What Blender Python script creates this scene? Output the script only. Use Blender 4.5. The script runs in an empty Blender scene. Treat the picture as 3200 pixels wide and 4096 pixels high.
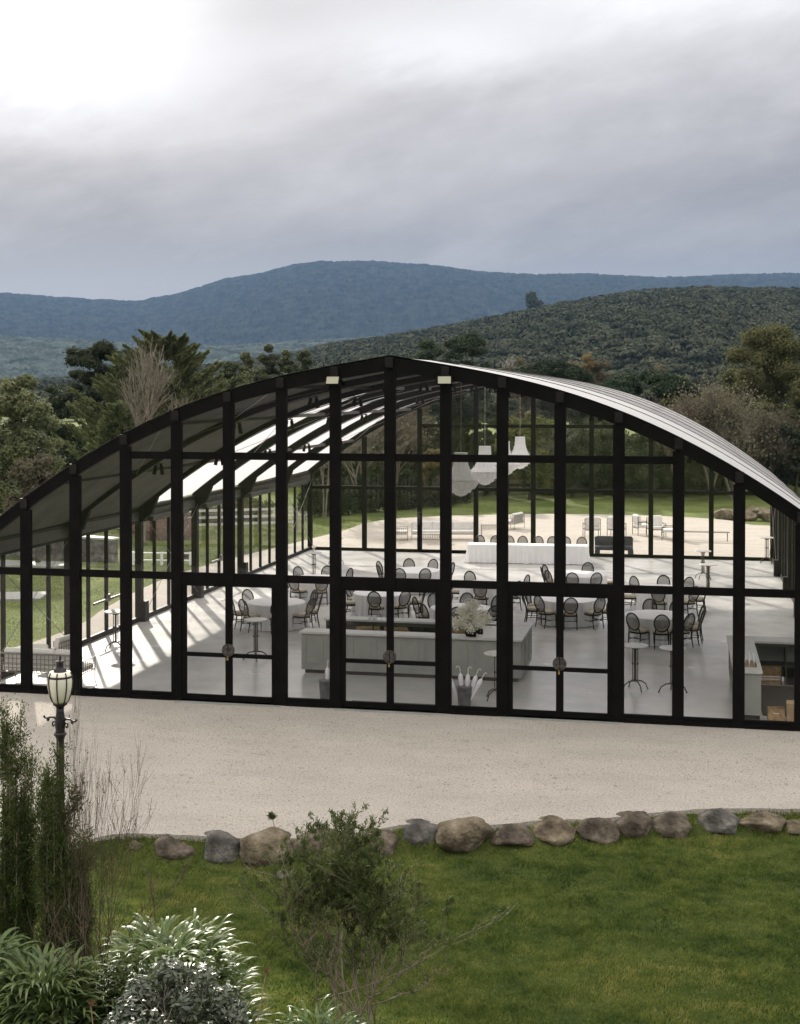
import bpy, math, random
import numpy as np
from mathutils import Vector, Matrix
PI=math.pi; R=math.radians
S=bpy.context.scene; COL=S.collection
# ---------------------------------------------------------------- camera
CX,CY,CZ=6.3534,-29.174,6.9932
YAW,PIT=-.2072,-.0143
FPX=5399.45; CYP=1650.28           # focal length and principal row for a 3200x4096 frame
cd=bpy.data.cameras.new('camera'); cam=bpy.data.objects.new('camera',cd); COL.objects.link(cam)
cam.location=(CX,CY,CZ); cam.rotation_euler=(PI/2+PIT,0,-YAW)
cd.sensor_fit='VERTICAL'; cd.sensor_height=24; cd.lens=24*FPX/4096
cd.shift_y=(CYP-2048)/4096; cd.clip_start=.1; cd.clip_end=30000
S.camera=cam
# ---------------------------------------------------------------- exposure
S.view_settings.view_transform='Standard'; S.view_settings.look='None'
S.view_settings.exposure=.22; S.view_settings.gamma=1
S.cycles.use_denoising=True
try: S.cycles.denoiser='OPENIMAGEDENOISE'; S.cycles.denoising_input_passes='RGB_ALBEDO_NORMAL'
except Exception: pass
S.cycles.max_bounces=10; S.cycles.transparent_max_bounces=40; S.cycles.volume_bounces=1
S.cycles.caustics_reflective=False; S.cycles.caustics_refractive=False
S.cycles.sample_clamp_indirect=6
# ---------------------------------------------------------------- node helpers
def nd(nt,t,ins=None,**kw):
    n=nt.nodes.new(t)
    for k,v in kw.items(): setattr(n,k,v)
    for k,v in (ins or {}).items():
        s=n.inputs[k]
        if isinstance(v,bpy.types.NodeSocket): nt.links.new(v,s)
        else: s.default_value=v
    return n
def M_(nt,op,a,b=0.,c=0.,clamp=False):
    n=nt.nodes.new('ShaderNodeMath'); n.operation=op; n.use_clamp=clamp
    for i,v in enumerate((a,b,c)):
        if isinstance(v,bpy.types.NodeSocket): nt.links.new(v,n.inputs[i])
        else: n.inputs[i].default_value=v
    return n.outputs[0]
def ramp(nt,fac,stops,interp='LINEAR'):
    n=nt.nodes.new('ShaderNodeValToRGB'); n.color_ramp.interpolation=interp
    e=n.color_ramp.elements
    while len(e)<len(stops): e.new(.5)
    for el,(p,c) in zip(e,stops):
        el.position=p; el.color=tuple(c)+(1,) if len(c)==3 else c
    nt.links.new(fac,n.inputs[0]); return n.outputs[0]
def mixc(nt,f,a,b,blend='MIX'):
    n=nt.nodes.new('ShaderNodeMix'); n.data_type='RGBA'; n.blend_type=blend
    for i,v in ((0,f),(6,a),(7,b)):
        if isinstance(v,bpy.types.NodeSocket): nt.links.new(v,n.inputs[i])
        else: n.inputs[i].default_value=v if i==0 else (tuple(v)+(1,) if len(v)==3 else v)
    return n.outputs[2]
# ---------------------------------------------------------------- sky and sun
SUN_EL=R(25.5); sdir=Vector((-.478,.878,0)).normalized()      # the sun stands behind the pavilion, to the left
W=bpy.data.worlds.new('World'); S.world=W; W.use_nodes=True
nt=W.node_tree; nt.nodes.clear()
sky=nd(nt,'ShaderNodeTexSky',sky_type='NISHITA',sun_disc=False,sun_elevation=SUN_EL,sun_rotation=math.atan2(sdir.x,sdir.y))
tc=nd(nt,'ShaderNodeTexCoord'); D=tc.outputs['Generated']
sp=nd(nt,'ShaderNodeSeparateXYZ',{0:D}); z=sp.outputs[2]
u=M_(nt,'ADD',M_(nt,'MULTIPLY',sp.outputs[0],math.cos(YAW)),M_(nt,'MULTIPLY',sp.outputs[1],-math.sin(YAW)))
fw=M_(nt,'ADD',M_(nt,'MULTIPLY',sp.outputs[0],math.sin(YAW)),M_(nt,'MULTIPLY',sp.outputs[1],math.cos(YAW)))
cv=nd(nt,'ShaderNodeCombineXYZ',{0:u,1:M_(nt,'MULTIPLY',fw,.6),2:M_(nt,'MULTIPLY',M_(nt,'SUBTRACT',z,M_(nt,'MULTIPLY',u,.22)),2.6)})
n1=nd(nt,'ShaderNodeTexNoise',{'Vector':cv.outputs[0],'Scale':6.5,'Detail':8.,'Roughness':.6,'Distortion':.12})
n2=nd(nt,'ShaderNodeTexNoise',{'Vector':cv.outputs[0],'Scale':2.1,'Detail':3.,'Roughness':.55})
nz=M_(nt,'SUBTRACT',n1.outputs[0],.5); nz2=M_(nt,'SUBTRACT',n2.outputs[0],.5)
uu=M_(nt,'ADD',u,M_(nt,'MULTIPLY',nz,.10)); zz=M_(nt,'ADD',z,M_(nt,'MULTIPLY',nz,.075))
def blob(cu,cz,su,sz):
    a=M_(nt,'DIVIDE',M_(nt,'SUBTRACT',uu,cu),su); b=M_(nt,'DIVIDE',M_(nt,'SUBTRACT',zz,cz),sz)
    r2=M_(nt,'ADD',M_(nt,'MULTIPLY',a,a),M_(nt,'MULTIPLY',b,b))
    return M_(nt,'MULTIPLY',M_(nt,'POWER',2.718,M_(nt,'MULTIPLY',r2,-1.)),M_(nt,'GREATER_THAN',fw,0))
base=nd(nt,'ShaderNodeMapRange',{0:zz,1:.055,2:.285,3:.125,4:.66},interpolation_type='SMOOTHSTEP').outputs[0]
val=M_(nt,'ADD',base,M_(nt,'MULTIPLY',blob(-.23,.255,.10,.06),.36))
val=M_(nt,'ADD',val,M_(nt,'MULTIPLY',blob(-.27,.20,.12,.05),.16))
val=M_(nt,'ADD',val,M_(nt,'MULTIPLY',blob(.03,.243,.085,.026),.22))
val=M_(nt,'ADD',val,M_(nt,'MULTIPLY',blob(.20,.285,.12,.03),.22))
val=M_(nt,'SUBTRACT',val,M_(nt,'MULTIPLY',blob(.24,.17,.14,.045),.09))
val=M_(nt,'SUBTRACT',val,M_(nt,'MULTIPLY',blob(-.09,.275,.05,.02),.10))
val=M_(nt,'ADD',val,M_(nt,'ADD',M_(nt,'MULTIPLY',nz2,.26),M_(nt,'MULTIPLY',nz,.24)))
high=nd(nt,'ShaderNodeMapRange',{0:z,1:.30,2:.62,3:0.,4:.95},interpolation_type='SMOOTHSTEP').outputs[0]
val=M_(nt,'ADD',val,high); val=M_(nt,'MAXIMUM',val,.2)
tint=mixc(nt,M_(nt,'MULTIPLY',M_(nt,'SUBTRACT',val,.25),2.0,clamp=True),(1.03,.925,.875),(1.01,.98,.97))
tint=mixc(nt,nd(nt,'ShaderNodeMapRange',{0:z,1:.30,2:.5}).outputs[0],tint,(1.05,1.0,.945))
ccol=nd(nt,'ShaderNodeVectorMath',{0:tint,'Scale':val},operation='SCALE').outputs[0]
bg1=nd(nt,'ShaderNodeBackground',{'Color':sky.outputs[0],'Strength':.10})
bg2=nd(nt,'ShaderNodeBackground',{'Color':ccol,'Strength':1.0})
mx=nd(nt,'ShaderNodeMixShader',{0:.93,1:bg1.outputs[0],2:bg2.outputs[0]})
nd(nt,'ShaderNodeOutputWorld',{'Surface':mx.outputs[0]})
sl=bpy.data.lights.new('sun','SUN'); sl.energy=5.0; sl.angle=R(1.2); sl.color=(1,.93,.82)
so=bpy.data.objects.new('sun',sl); COL.objects.link(so)
sd=Vector((sdir.x*math.cos(SUN_EL),sdir.y*math.cos(SUN_EL),math.sin(SUN_EL)))
so.rotation_euler=sd.to_track_quat('Z','Y').to_euler()
# ---------------------------------------------------------------- materials
MAT={}
def pm(name,c1,c2=None,scale=5,rough=.6,bump=0,bscale=40,metal=0,spec=.5,detail=4,space='Object',trans=0,stops=None,rand=0,bdist=.02,lo=.35,hi=.65,gloss_noise=0,coat=0):
    m=bpy.data.materials.new(name); m.use_nodes=True; nt=m.node_tree; nt.nodes.clear()
    out=nd(nt,'ShaderNodeOutputMaterial'); p=nd(nt,'ShaderNodeBsdfPrincipled')
    p.inputs['Roughness'].default_value=rough; p.inputs['Metallic'].default_value=metal
    p.inputs['Specular IOR Level'].default_value=spec
    if coat: p.inputs['Coat Weight'].default_value=coat
    if space=='World': co=nd(nt,'ShaderNodeNewGeometry').outputs['Position']
    else: co=nd(nt,'ShaderNodeTexCoord').outputs['Object']
    col=None
    if c2 is not None:
        n=nd(nt,'ShaderNodeTexNoise',{'Vector':co,'Scale':scale,'Detail':detail,'Roughness':.6})
        col=ramp(nt,n.outputs[0],stops or [(lo,c1),(hi,c2)])
        if gloss_noise:
            r_=M_(nt,'ADD',rough-gloss_noise/2,M_(nt,'MULTIPLY',n.outputs[0],gloss_noise)); nt.links.new(r_,p.inputs['Roughness'])
    if rand:
        oi=nd(nt,'ShaderNodeObjectInfo')
        hs=nd(nt,'ShaderNodeHueSaturation',{'Hue':M_(nt,'ADD',.5,M_(nt,'MULTIPLY',M_(nt,'SUBTRACT',oi.outputs['Random'],.5),rand*.12)),
          'Value':M_(nt,'ADD',1,M_(nt,'MULTIPLY',M_(nt,'SUBTRACT',oi.outputs['Random'],.5),rand)),'Color':col if col else tuple(c1)+(1,)})
        col=hs.outputs[0]
    if col: nt.links.new(col,p.inputs['Base Color'])
    else: p.inputs['Base Color'].default_value=tuple(c1)+(1,)  # lighter than the mountain forest: sunlit haze painted into the foothill colour
    if bump:
        b=nd(nt,'ShaderNodeTexNoise',{'Vector':co,'Scale':bscale,'Detail':5.,'Roughness':.65})
        bn=nd(nt,'ShaderNodeBump',{'Strength':bump,'Distance':bdist,'Height':b.outputs[0]}); nt.links.new(bn.outputs[0],p.inputs['Normal'])
    if trans:
        t=nd(nt,'ShaderNodeBsdfTranslucent')
        if col: nt.links.new(col,t.inputs[0])
        else: t.inputs[0].default_value=tuple(c1)+(1,)
        mx=nd(nt,'ShaderNodeMixShader',{0:trans,1:p.outputs[0],2:t.outputs[0]}); nt.links.new(mx.outputs[0],out.inputs[0])
    else: nt.links.new(p.outputs[0],out.inputs[0])
    MAT[name]=m; return m
def seethrough(name,col,alpha,rough=.4,scale=0):
    m=bpy.data.materials.new(name); m.use_nodes=True; nt=m.node_tree; nt.nodes.clear()
    out=nd(nt,'ShaderNodeOutputMaterial'); p=nd(nt,'ShaderNodeBsdfPrincipled',{'Base Color':tuple(col)+(1,),'Roughness':rough})
    t=nd(nt,'ShaderNodeBsdfTransparent')
    mx=nd(nt,'ShaderNodeMixShader',{0:alpha,1:t.outputs[0],2:p.outputs[0]}); nt.links.new(mx.outputs[0],out.inputs[0]); MAT[name]=m; return m
def glassmat(name,tint,mul,dirt):
    m=bpy.data.materials.new(name); m.use_nodes=True; nt=m.node_tree; nt.nodes.clear()
    out=nd(nt,'ShaderNodeOutputMaterial')
    t=nd(nt,'ShaderNodeBsdfTransparent',{0:tuple(tint)+(1,)}); g=nd(nt,'ShaderNodeBsdfGlossy',{0:(1,1,1,1),'Roughness':.01})
    ge=nd(nt,'ShaderNodeNewGeometry'); dt=nd(nt,'ShaderNodeVectorMath',{0:ge.outputs['Normal'],1:ge.outputs['Incoming']},operation='DOT_PRODUCT').outputs['Value']
    f=M_(nt,'MULTIPLY',M_(nt,'ADD',.04,M_(nt,'MULTIPLY',.96,M_(nt,'POWER',M_(nt,'SUBTRACT',1.,M_(nt,'ABSOLUTE',dt)),5.))),mul,clamp=True)
    mx=nd(nt,'ShaderNodeMixShader',{0:f,1:t.outputs[0],2:g.outputs[0]})
    d=nd(nt,'ShaderNodeBsdfDiffuse',{0:(.7,.68,.62,1)})
    co=nd(nt,'ShaderNodeNewGeometry').outputs['Position']
    n=nd(nt,'ShaderNodeTexNoise',{'Vector':co,'Scale':1.3,'Detail':5.,'Roughness':.7})
    df=M_(nt,'MULTIPLY',M_(nt,'SUBTRACT',n.outputs[0],.42,clamp=True),dirt)
    m2=nd(nt,'ShaderNodeMixShader',{0:df,1:mx.outputs[0],2:d.outputs[0]}); nt.links.new(m2.outputs[0],out.inputs[0]); MAT[name]=m; return m
glassmat('glass',(.985,.985,.98),.62,.03)
seethrough('cane',(.030,.027,.024),.66,.8); pm('crystal',(.95,.95,.96),None,1,.25,trans=.45)
def thin(name,al):
    nt=MAT[name].node_tree; o=[n for n in nt.nodes if n.type=='OUTPUT_MATERIAL'][0]; sh=o.inputs[0].links[0].from_socket; t=nd(nt,'ShaderNodeBsdfTransparent'); mx=nd(nt,'ShaderNodeMixShader',{0:al,1:t.outputs[0],2:sh}); nt.links.new(mx.outputs[0],o.inputs[0])
thin('crystal',.8)
seethrough('clearglass',(.9,.92,.95),.4,.05)
pm('black_metal',(.0038,.0034,.003),(.0065,.006,.0052),3,.65,.15,200,spec=.08)
pm('node_plate',(.009,.0075,.007),(.016,.013,.012),9,.55,spec=.2)
pm('dark_beam',(.007,.006,.0055),(.012,.010,.009),6,.55,spec=.15)
pm('purlin',(.10,.095,.09),(.14,.13,.125),6,.4)
pm('header_grey',(.035,.036,.033),(.05,.05,.045),3,.5)
pm('membrane_white',(.42,.41,.405),(.48,.47,.46),.9,.38,spec=.35)
m=pm('membrane_light',(.60,.59,.61),(.66,.65,.67),.7,.4,spec=.3,trans=.70)
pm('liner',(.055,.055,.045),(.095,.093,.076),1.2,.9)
pm('concrete',(.52,.515,.49),(.72,.71,.685),.55,.24,.05,8,space='World',detail=7,spec=.5,gloss_noise=.22,lo=.33,hi=.68)
pm('tablecloth',(.90,.90,.91),(.94,.94,.945),3,.85,.25,14,bdist=.01)
pm('chair_wood',(.007,.0055,.0045),(.016,.012,.009),14,.5,rand=.5,spec=.2)
pm('chair_seat',(.50,.44,.34),(.60,.54,.43),20,.9)
pm('marble',(.62,.60,.57),(.80,.78,.75),6,.25,detail=8)
pm('iron',(.035,.028,.022),(.07,.055,.043),30,.45,.3,60,metal=.4)
pm('bar_paint',(.27,.285,.26),(.33,.34,.31),2.5,.5)
pm('bar_top',(.55,.56,.53),(.66,.66,.63),2,.3)
pm('crate_wood',(.26,.17,.08),(.42,.29,.15),12,.8); pm('cardboard',(.36,.25,.14),(.44,.31,.18),5,.9)
pm('dark_shelf',(.03,.025,.02),(.06,.05,.038),8,.7)
pm('petal',(.92,.90,.78),(.96,.95,.90),18,.7,trans=.4); pm('petal_stem',(.16,.18,.08),(.30,.29,.15),10,.7)
pm('white_fabric',(.74,.72,.75),(.84,.82,.85),9,.9,.3,30); pm('handle_cream',(.72,.66,.62),None,1,.4)
pm('zinc',(.10,.105,.11),(.17,.175,.18),7,.5,.2,50,metal=.3)
pm('white_paint',(.78,.78,.77),(.84,.84,.83),4,.45); pm('cushion',(.66,.645,.61),(.76,.745,.71),6,.9,.2,15)
pm('lattice_metal',(.17,.15,.125),(.25,.22,.19),16,.5); pm('dark_upholstery',(.030,.034,.042),(.045,.050,.060),9,.9)
pm('lens',(.42,.41,.30),None,1,.3); pm('bronze',(.035,.033,.03),(.13,.12,.11),14,.35,.8,30,metal=.7); pm('brass',(.5,.36,.12),None,1,.35,metal=.8)
pm('lamp_iron',(.016,.013,.016),(.035,.029,.033),25,.33,.5,60,metal=.35); pm('lamp_glass',(.80,.77,.62),(.88,.85,.74),4,.25)
pm('gravel',(.35,.305,.25),None,1)
pm('grey_mat',(.10,.105,.10),None,1,.9)
# vegetation
def fol(name,a,b,sc=.8,tr=.25,rough=.8,spec=.08,rand=.25): pm(name,a,b,sc,rough,spec=spec,trans=tr,rand=rand,detail=5)
fol('leaf_euc',(.095,.11,.055),(.21,.22,.11)); fol('leaf_euc_gold',(.068,.080,.032),(.165,.172,.072),.7)
fol('leaf_pine',(.028,.040,.024),(.070,.086,.048)); fol('leaf_cypress',(.075,.092,.040),(.165,.18,.080),1.4,rand=.1)
fol('leaf_stonepine',(.016,.027,.014),(.048,.066,.034),.9); fol('leaf_lime',(.09,.11,.035),(.17,.18,.065))
fol('leaf_brown',(.095,.085,.055),(.18,.16,.105)); fol('leaf_orange',(.14,.105,.05),(.23,.175,.08)); fol('leaf_copper',(.12,.055,.038),(.20,.10,.07))
fol('leaf_green',(.058,.072,.038),(.12,.135,.070)); fol('twig',(.17,.15,.12),(.28,.25,.205),3,0,rand=.15); fol('twig_red',(.12,.10,.08),(.21,.17,.14),3,0,rand=.15)
fol('bark',(.05,.042,.034),(.10,.086,.07),5,0); fol('bark_pale',(.26,.24,.21),(.40,.37,.33),5,0)
fol('leaf_shrub',(.040,.054,.016),(.105,.125,.038),5,.35,.6,.2); fol('leaf_juniper',(.034,.054,.014),(.10,.13,.034),4,.28,.6,.2)
fol('leaf_agapanthus',(.075,.125,.045),(.19,.25,.08),6,.35,.40,.5,rand=.1); fol('leaf_camellia',(.045,.062,.036),(.12,.145,.085),8,.2,.35,.8)
fol('stem_bare',(.18,.15,.11),(.33,.28,.22),8,0); fol('stem_dark',(.055,.04,.028),(.12,.095,.07),8,0); fol('leaf_dry',(.14,.075,.045),(.22,.13,.08),8,.1)
fol('grass_blade',(.052,.092,.015),(.185,.215,.045),.8,.38,.5,.3,rand=0)
def grassmat():
    m=MAT['grass_blade']; nt=m.node_tree; nt.nodes.clear(); out=nd(nt,'ShaderNodeOutputMaterial'); co=nd(nt,'ShaderNodeNewGeometry').outputs['Position']
    a=nd(nt,'ShaderNodeTexNoise',{'Vector':co,'Scale':.55,'Detail':4.,'Roughness':.6}); b=nd(nt,'ShaderNodeTexNoise',{'Vector':co,'Scale':3.2,'Detail':5.,'Roughness':.65})
    hf=nd(nt,'ShaderNodeTexNoise',{'Vector':co,'Scale':24.,'Detail':3.,'Roughness':.7}); v=M_(nt,'ADD',M_(nt,'ADD',M_(nt,'MULTIPLY',a.outputs[0],.36),M_(nt,'MULTIPLY',b.outputs[0],.38)),M_(nt,'MULTIPLY',hf.outputs[0],.26))
    c=ramp(nt,v,[(.40,(.038,.072,.014)),(.47,(.105,.155,.030)),(.54,(.20,.24,.052)),(.61,(.34,.32,.10))])
    p=nd(nt,'ShaderNodeBsdfPrincipled',{'Base Color':c,'Roughness':.5}); p.inputs['Specular IOR Level'].default_value=.3
    t=nd(nt,'ShaderNodeBsdfTranslucent',{0:c}); mx=nd(nt,'ShaderNodeMixShader',{0:.38,1:p.outputs[0],2:t.outputs[0]}); nt.links.new(mx.outputs[0],out.inputs[0])
grassmat()
pm('lawn',(.035,.058,.012),(.10,.12,.03),.9,.95,.8,26,space='World',detail=8,spec=.15,bdist=.06)
pm('lawn_far',(.075,.105,.025),(.165,.195,.060),.35,.95,.8,9,space='World',detail=9,spec=.15,bdist=.1)
def gravelmat():
    m=MAT['gravel']; nt=m.node_tree; nt.nodes.clear(); out=nd(nt,'ShaderNodeOutputMaterial')
    co=nd(nt,'ShaderNodeNewGeometry').outputs['Position']
    f=nd(nt,'ShaderNodeTexNoise',{'Vector':co,'Scale':26.,'Detail':6.,'Roughness':.75}); mp=nd(nt,'ShaderNodeMapping',{0:co,2:(0,0,.5),3:(.6,1.2,1)}); g=nd(nt,'ShaderNodeTexNoise',{'Vector':mp.outputs[0],'Scale':.8,'Detail':8.,'Roughness':.66})
    s=nd(nt,'ShaderNodeTexNoise',{'Vector':co,'Scale':5.5,'Detail':7.,'Roughness':.72})
    c=ramp(nt,f.outputs[0],[(.34,(.22,.192,.16)),(.46,(.455,.418,.368)),(.66,(.62,.58,.52))])
    c=mixc(nt,1.,c,ramp(nt,g.outputs[0],[(.32,(.88,.87,.86)),(.66,(1.05,1.045,1.04))]),'MULTIPLY')  # stretched noise paints soft diagonal streaks of sunlight into the gravel colour
    c=mixc(nt,1.,c,ramp(nt,s.outputs[0],[(.30,(.62,.59,.55)),(.42,(1,1,1))]),'MULTIPLY')
    p=nd(nt,'ShaderNodeBsdfPrincipled',{'Base Color':c,'Roughness':.95}); p.inputs['Specular IOR Level'].default_value=.2
    h=M_(nt,'ADD',f.outputs[0],M_(nt,'MULTIPLY',s.outputs[0],1.2))
    b=nd(nt,'ShaderNodeBump',{'Strength':.8,'Distance':.04,'Height':h}); nt.links.new(b.outputs[0],p.inputs['Normal']); nt.links.new(p.outputs[0],out.inputs[0])
gravelmat()
def rockmat(name,stops,moss=(.04,.05,.015)):
    m=pm(name,(0,0,0),(0,0,0),3.4,.95,1.0,9,stops=stops,detail=9,bdist=.09); return m
RM={'grey':rockmat('rock_grey',[(.33,(.04,.036,.032)),(.5,(.125,.115,.102)),(.68,(.28,.26,.23))]),
 'tan':rockmat('rock_tan',[(.33,(.05,.038,.024)),(.48,(.17,.135,.088)),(.68,(.33,.28,.20))]),
 'brown':rockmat('rock_brown',[(.33,(.035,.028,.02)),(.5,(.115,.092,.066)),(.68,(.25,.21,.16))])}
# ---------------------------------------------------------------- mesh helpers
class MB:
    def __init__(s): s.v=[]; s.f=[]
    def add(s,vs,fs):
        o=len(s.v); s.v+= [tuple(map(float,q)) for q in vs]; s.f+=[tuple(i+o for i in f) for f in fs]; return s
    def box(s,x0,y0,z0,x1,y1,z1):
        return s.add([(x0,y0,z0),(x1,y0,z0),(x1,y1,z0),(x0,y1,z0),(x0,y0,z1),(x1,y0,z1),(x1,y1,z1),(x0,y1,z1)],
         [(3,2,1,0),(4,5,6,7),(0,1,5,4),(1,2,6,5),(2,3,7,6),(3,0,4,7)])
    def bar(s,p,q,w,h,up=(0,0,1)):
        p=Vector(p);q=Vector(q);d=(q-p).normalized();u=Vector(up)
        if abs(d.dot(u))>.98:u=Vector((0,1,0))
        a=d.cross(u).normalized()*w/2;b=a.cross(d).normalized()*h/2
        vs=[p-a-b,p+a-b,p+a+b,p-a+b,q-a-b,q+a-b,q+a+b,q-a+b]
        return s.add(vs,[(0,1,2,3),(7,6,5,4),(1,0,4,5),(2,1,5,6),(3,2,6,7),(0,3,7,4)])
    def tube(s,pts,r,n=8,cap=True):
        pts=[Vector(p) for p in pts]; k=len(pts); rr=r if hasattr(r,'__len__') else [r]*k; o=len(s.v); a=None
        for i,p in enumerate(pts):
            d=(pts[min(i+1,k-1)]-pts[max(i-1,0)]); d=d.normalized() if d.length>1e-9 else Vector((0,0,1))
            if a is None: a=d.cross(Vector((0,0,1)) if abs(d.z)<.9 else Vector((1,0,0))).normalized()
            else: a=(a-d*a.dot(d)).normalized()
            b=d.cross(a)
            for j in range(n):
                t=2*PI*j/n; q=p+(a*math.cos(t)+b*math.sin(t))*rr[i]; s.v.append(tuple(q))
        for i in range(k-1):
            for j in range(n): s.f.append((o+i*n+j,o+i*n+(j+1)%n,o+(i+1)*n+(j+1)%n,o+(i+1)*n+j))
        if cap: s.f.append(tuple(o+j for j in range(n))[::-1]); s.f.append(tuple(o+(k-1)*n+j for j in range(n)))
        return s
    def lathe(s,prof,n=20,c=(0,0,0),mod=None):
        o=len(s.v);k=len(prof)
        for i,(r,z) in enumerate(prof):
            for j in range(n):
                t=2*PI*j/n; q=r*(mod(i,j) if mod else 1); s.v.append((c[0]+q*math.cos(t),c[1]+q*math.sin(t),c[2]+z))
        for i in range(k-1):
            for j in range(n): s.f.append((o+i*n+j,o+i*n+(j+1)%n,o+(i+1)*n+(j+1)%n,o+(i+1)*n+j))
        if prof[0][0]>1e-4: s.f.append(tuple(o+j for j in range(n))[::-1])
        if prof[-1][0]>1e-4: s.f.append(tuple(o+(k-1)*n+j for j in range(n)))
        return s
    def prism(s,poly,axis,a,b):
        def P(p,t): return {'y':(p[0],t,p[1]),'x':(t,p[0],p[1]),'z':(p[0],p[1],t)}[axis]
        n=len(poly);return s.add([P(p,a) for p in poly]+[P(p,b) for p in poly],[tuple(range(n)),tuple(range(2*n-1,n-1,-1))]+[(i,n+i,n+(i+1)%n,(i+1)%n) for i in range(n)])
    def strip(s,top,bot,y0,y1):
        """closed solid from a polyline pair in x,z swept between y0 and y1"""
        n=len(top);vs=[];fs=[]
        for (a,b) in zip(top,bot): vs+=[(a[0],y0,a[1]),(b[0],y0,b[1]),(a[0],y1,a[1]),(b[0],y1,b[1])]
        for i in range(n-1):
            a=4*i;b=a+4; fs+=[(a,a+1,b+1,b),(a+2,b+2,b+3,a+3),(a,b,b+2,a+2),(a+1,a+3,b+3,b+1)]
        fs+=[(0,2,3,1),(4*n-4,4*n-3,4*n-1,4*n-2)]
        return s.add(vs,fs)
    def build(s,name,mat,parent=None,smooth=False,bevel=0):
        me=bpy.data.meshes.new(name); me.from_pydata(s.v,[],s.f)
        import bmesh
        bm=bmesh.new(); bm.from_mesh(me); bmesh.ops.recalc_face_normals(bm,faces=bm.faces)
        if bevel: bmesh.ops.bevel(bm,geom=[e for e in bm.edges if e.is_manifold and e.calc_face_angle(0)>.5],offset=bevel,segments=1,affect='EDGES')
        bm.to_mesh(me); bm.free()
        if smooth: me.polygons.foreach_set('use_smooth',[True]*len(me.polygons))
        me.materials.append(MAT[mat] if isinstance(mat,str) else mat)
        o=bpy.data.objects.new(name,me); COL.objects.link(o); o.parent=parent; return o
def npmesh(name,V,F,mat,parent=None,smooth=False):
    V=np.ascontiguousarray(V,np.float32);F=np.ascontiguousarray(F,np.int32);k=F.shape[1]
    me=bpy.data.meshes.new(name); me.vertices.add(len(V)); me.vertices.foreach_set('co',V.ravel())
    me.loops.add(F.size); me.loops.foreach_set('vertex_index',F.ravel()); me.polygons.add(len(F)); me.polygons.foreach_set('loop_start',np.arange(0,F.size,k,dtype=np.int32))
    if smooth: me.polygons.foreach_set('use_smooth',np.ones(len(F),bool))
    me.update(calc_edges=True); me.materials.append(MAT[mat] if isinstance(mat,str) else mat)
    o=bpy.data.objects.new(name,me); COL.objects.link(o); o.parent=parent; return o
def tag(o,label,cat,group=None,kind=None):
    if label: o['label']=label
    if cat: o['category']=cat
    if group: o['group']=group
    if kind: o['kind']=kind
    return o
def thing(name,label,cat,loc=(0,0,0),rz=0,group=None):
    o=bpy.data.objects.new(name,None); COL.objects.link(o); o.location=loc; o.rotation_euler=(0,0,rz); o.empty_display_size=.2
    return tag(o,label,cat,group)
def dup(root,loc,rz=0,label=None,scale=None):
    r=root.copy(); COL.objects.link(r); r.location=loc; r.rotation_euler=(0,0,rz)
    if scale: r.scale=scale if hasattr(scale,'__len__') else (scale,)*3
    if label: r['label']=label
    for ch in list(root.children):
        c=ch.copy(); COL.objects.link(c); c.parent=r
        for g in list(ch.children):
            d=g.copy(); COL.objects.link(d); d.parent=c
    return r
Fv=np.array([math.sin(YAW),math.cos(YAW)]);Rv=np.array([math.cos(YAW),-math.sin(YAW)])
def at(px,Z):
    p=np.array([CX,CY])+Fv*Z+Rv*Z*(px-1600)/FPX; return float(p[0]),float(p[1])
def zof(py,Z): return CZ+(1573-py)*Z/FPX
# ---------------------------------------------------------------- ground
FRONT=[(-4.0,-12.17),(-3.3,-10.37),(-2.92,-9.67),(-2.54,-9.15),(-2.13,-9.02),(-1.56,-8.95),(-0.76,-8.92),(0,-8.82),(0.75,-8.59),(1.51,-8.07),(2.12,-7.59),(2.89,-7.57),(3.59,-7.29),(4.21,-6.99),(4.91,-6.77),(5.53,-6.44),(6.14,-6.09),(6.91,-5.79),(7.61,-5.62),(8.33,-5.52),(12,-4.77),(18,-3.37),(26,-0.17)]
def front_y(x): return float(np.interp(x,[p[0] for p in FRONT],[p[1] for p in FRONT]))
edge=FRONT+[(27,12),(26,30),(18,40),(11.5,44.6),(9.85,45.4),(9.07,47.27),(7.68,48.5),(5.5,49.4),(2.93,49.8),(-1.1,49.6),(-4,48.6),(-6.74,47.2),(-9.2,45.2),(-10.4,42.4),(-10.7,38),(-11.3,33.5),(-12.4,26),(-12.9,19.8),(-12.4,13.5),(-11.55,8.2),(-11.8,4.6),(-12.3,0),(-14.5,-4),(-20,-6.5),(-32,-8),(-32,-22),(-7.2,-22),(-5.6,-17.5),(-4.6,-14.2)]
def smooth_closed(P,n=4):
    out=[];k=len(P)
    for i in range(k):
        a,b,c,d=[np.array(P[(i+j)%k]) for j in(-1,0,1,2)]
        for t in np.linspace(0,1,n,endpoint=False): out.append(.5*((2*b)+(c-a)*t+(2*a-5*b+4*c-d)*t*t+(3*b-a-3*c+d)*t**3))
    return out
rng=np.random.default_rng(7)
E2=[p+rng.normal(0,.015,2) for p in smooth_closed(edge,5)]
g=MB(); n=len(E2); g.add([(p[0],p[1],-.04) for p in E2]+[(p[0],p[1],-.55) for p in E2],[tuple(range(n))]+[(i,n+i,n+(i+1)%n,(i+1)%n) for i in range(n)])
tag(g.build('gravel','gravel'),None,None,kind='structure')
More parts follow.
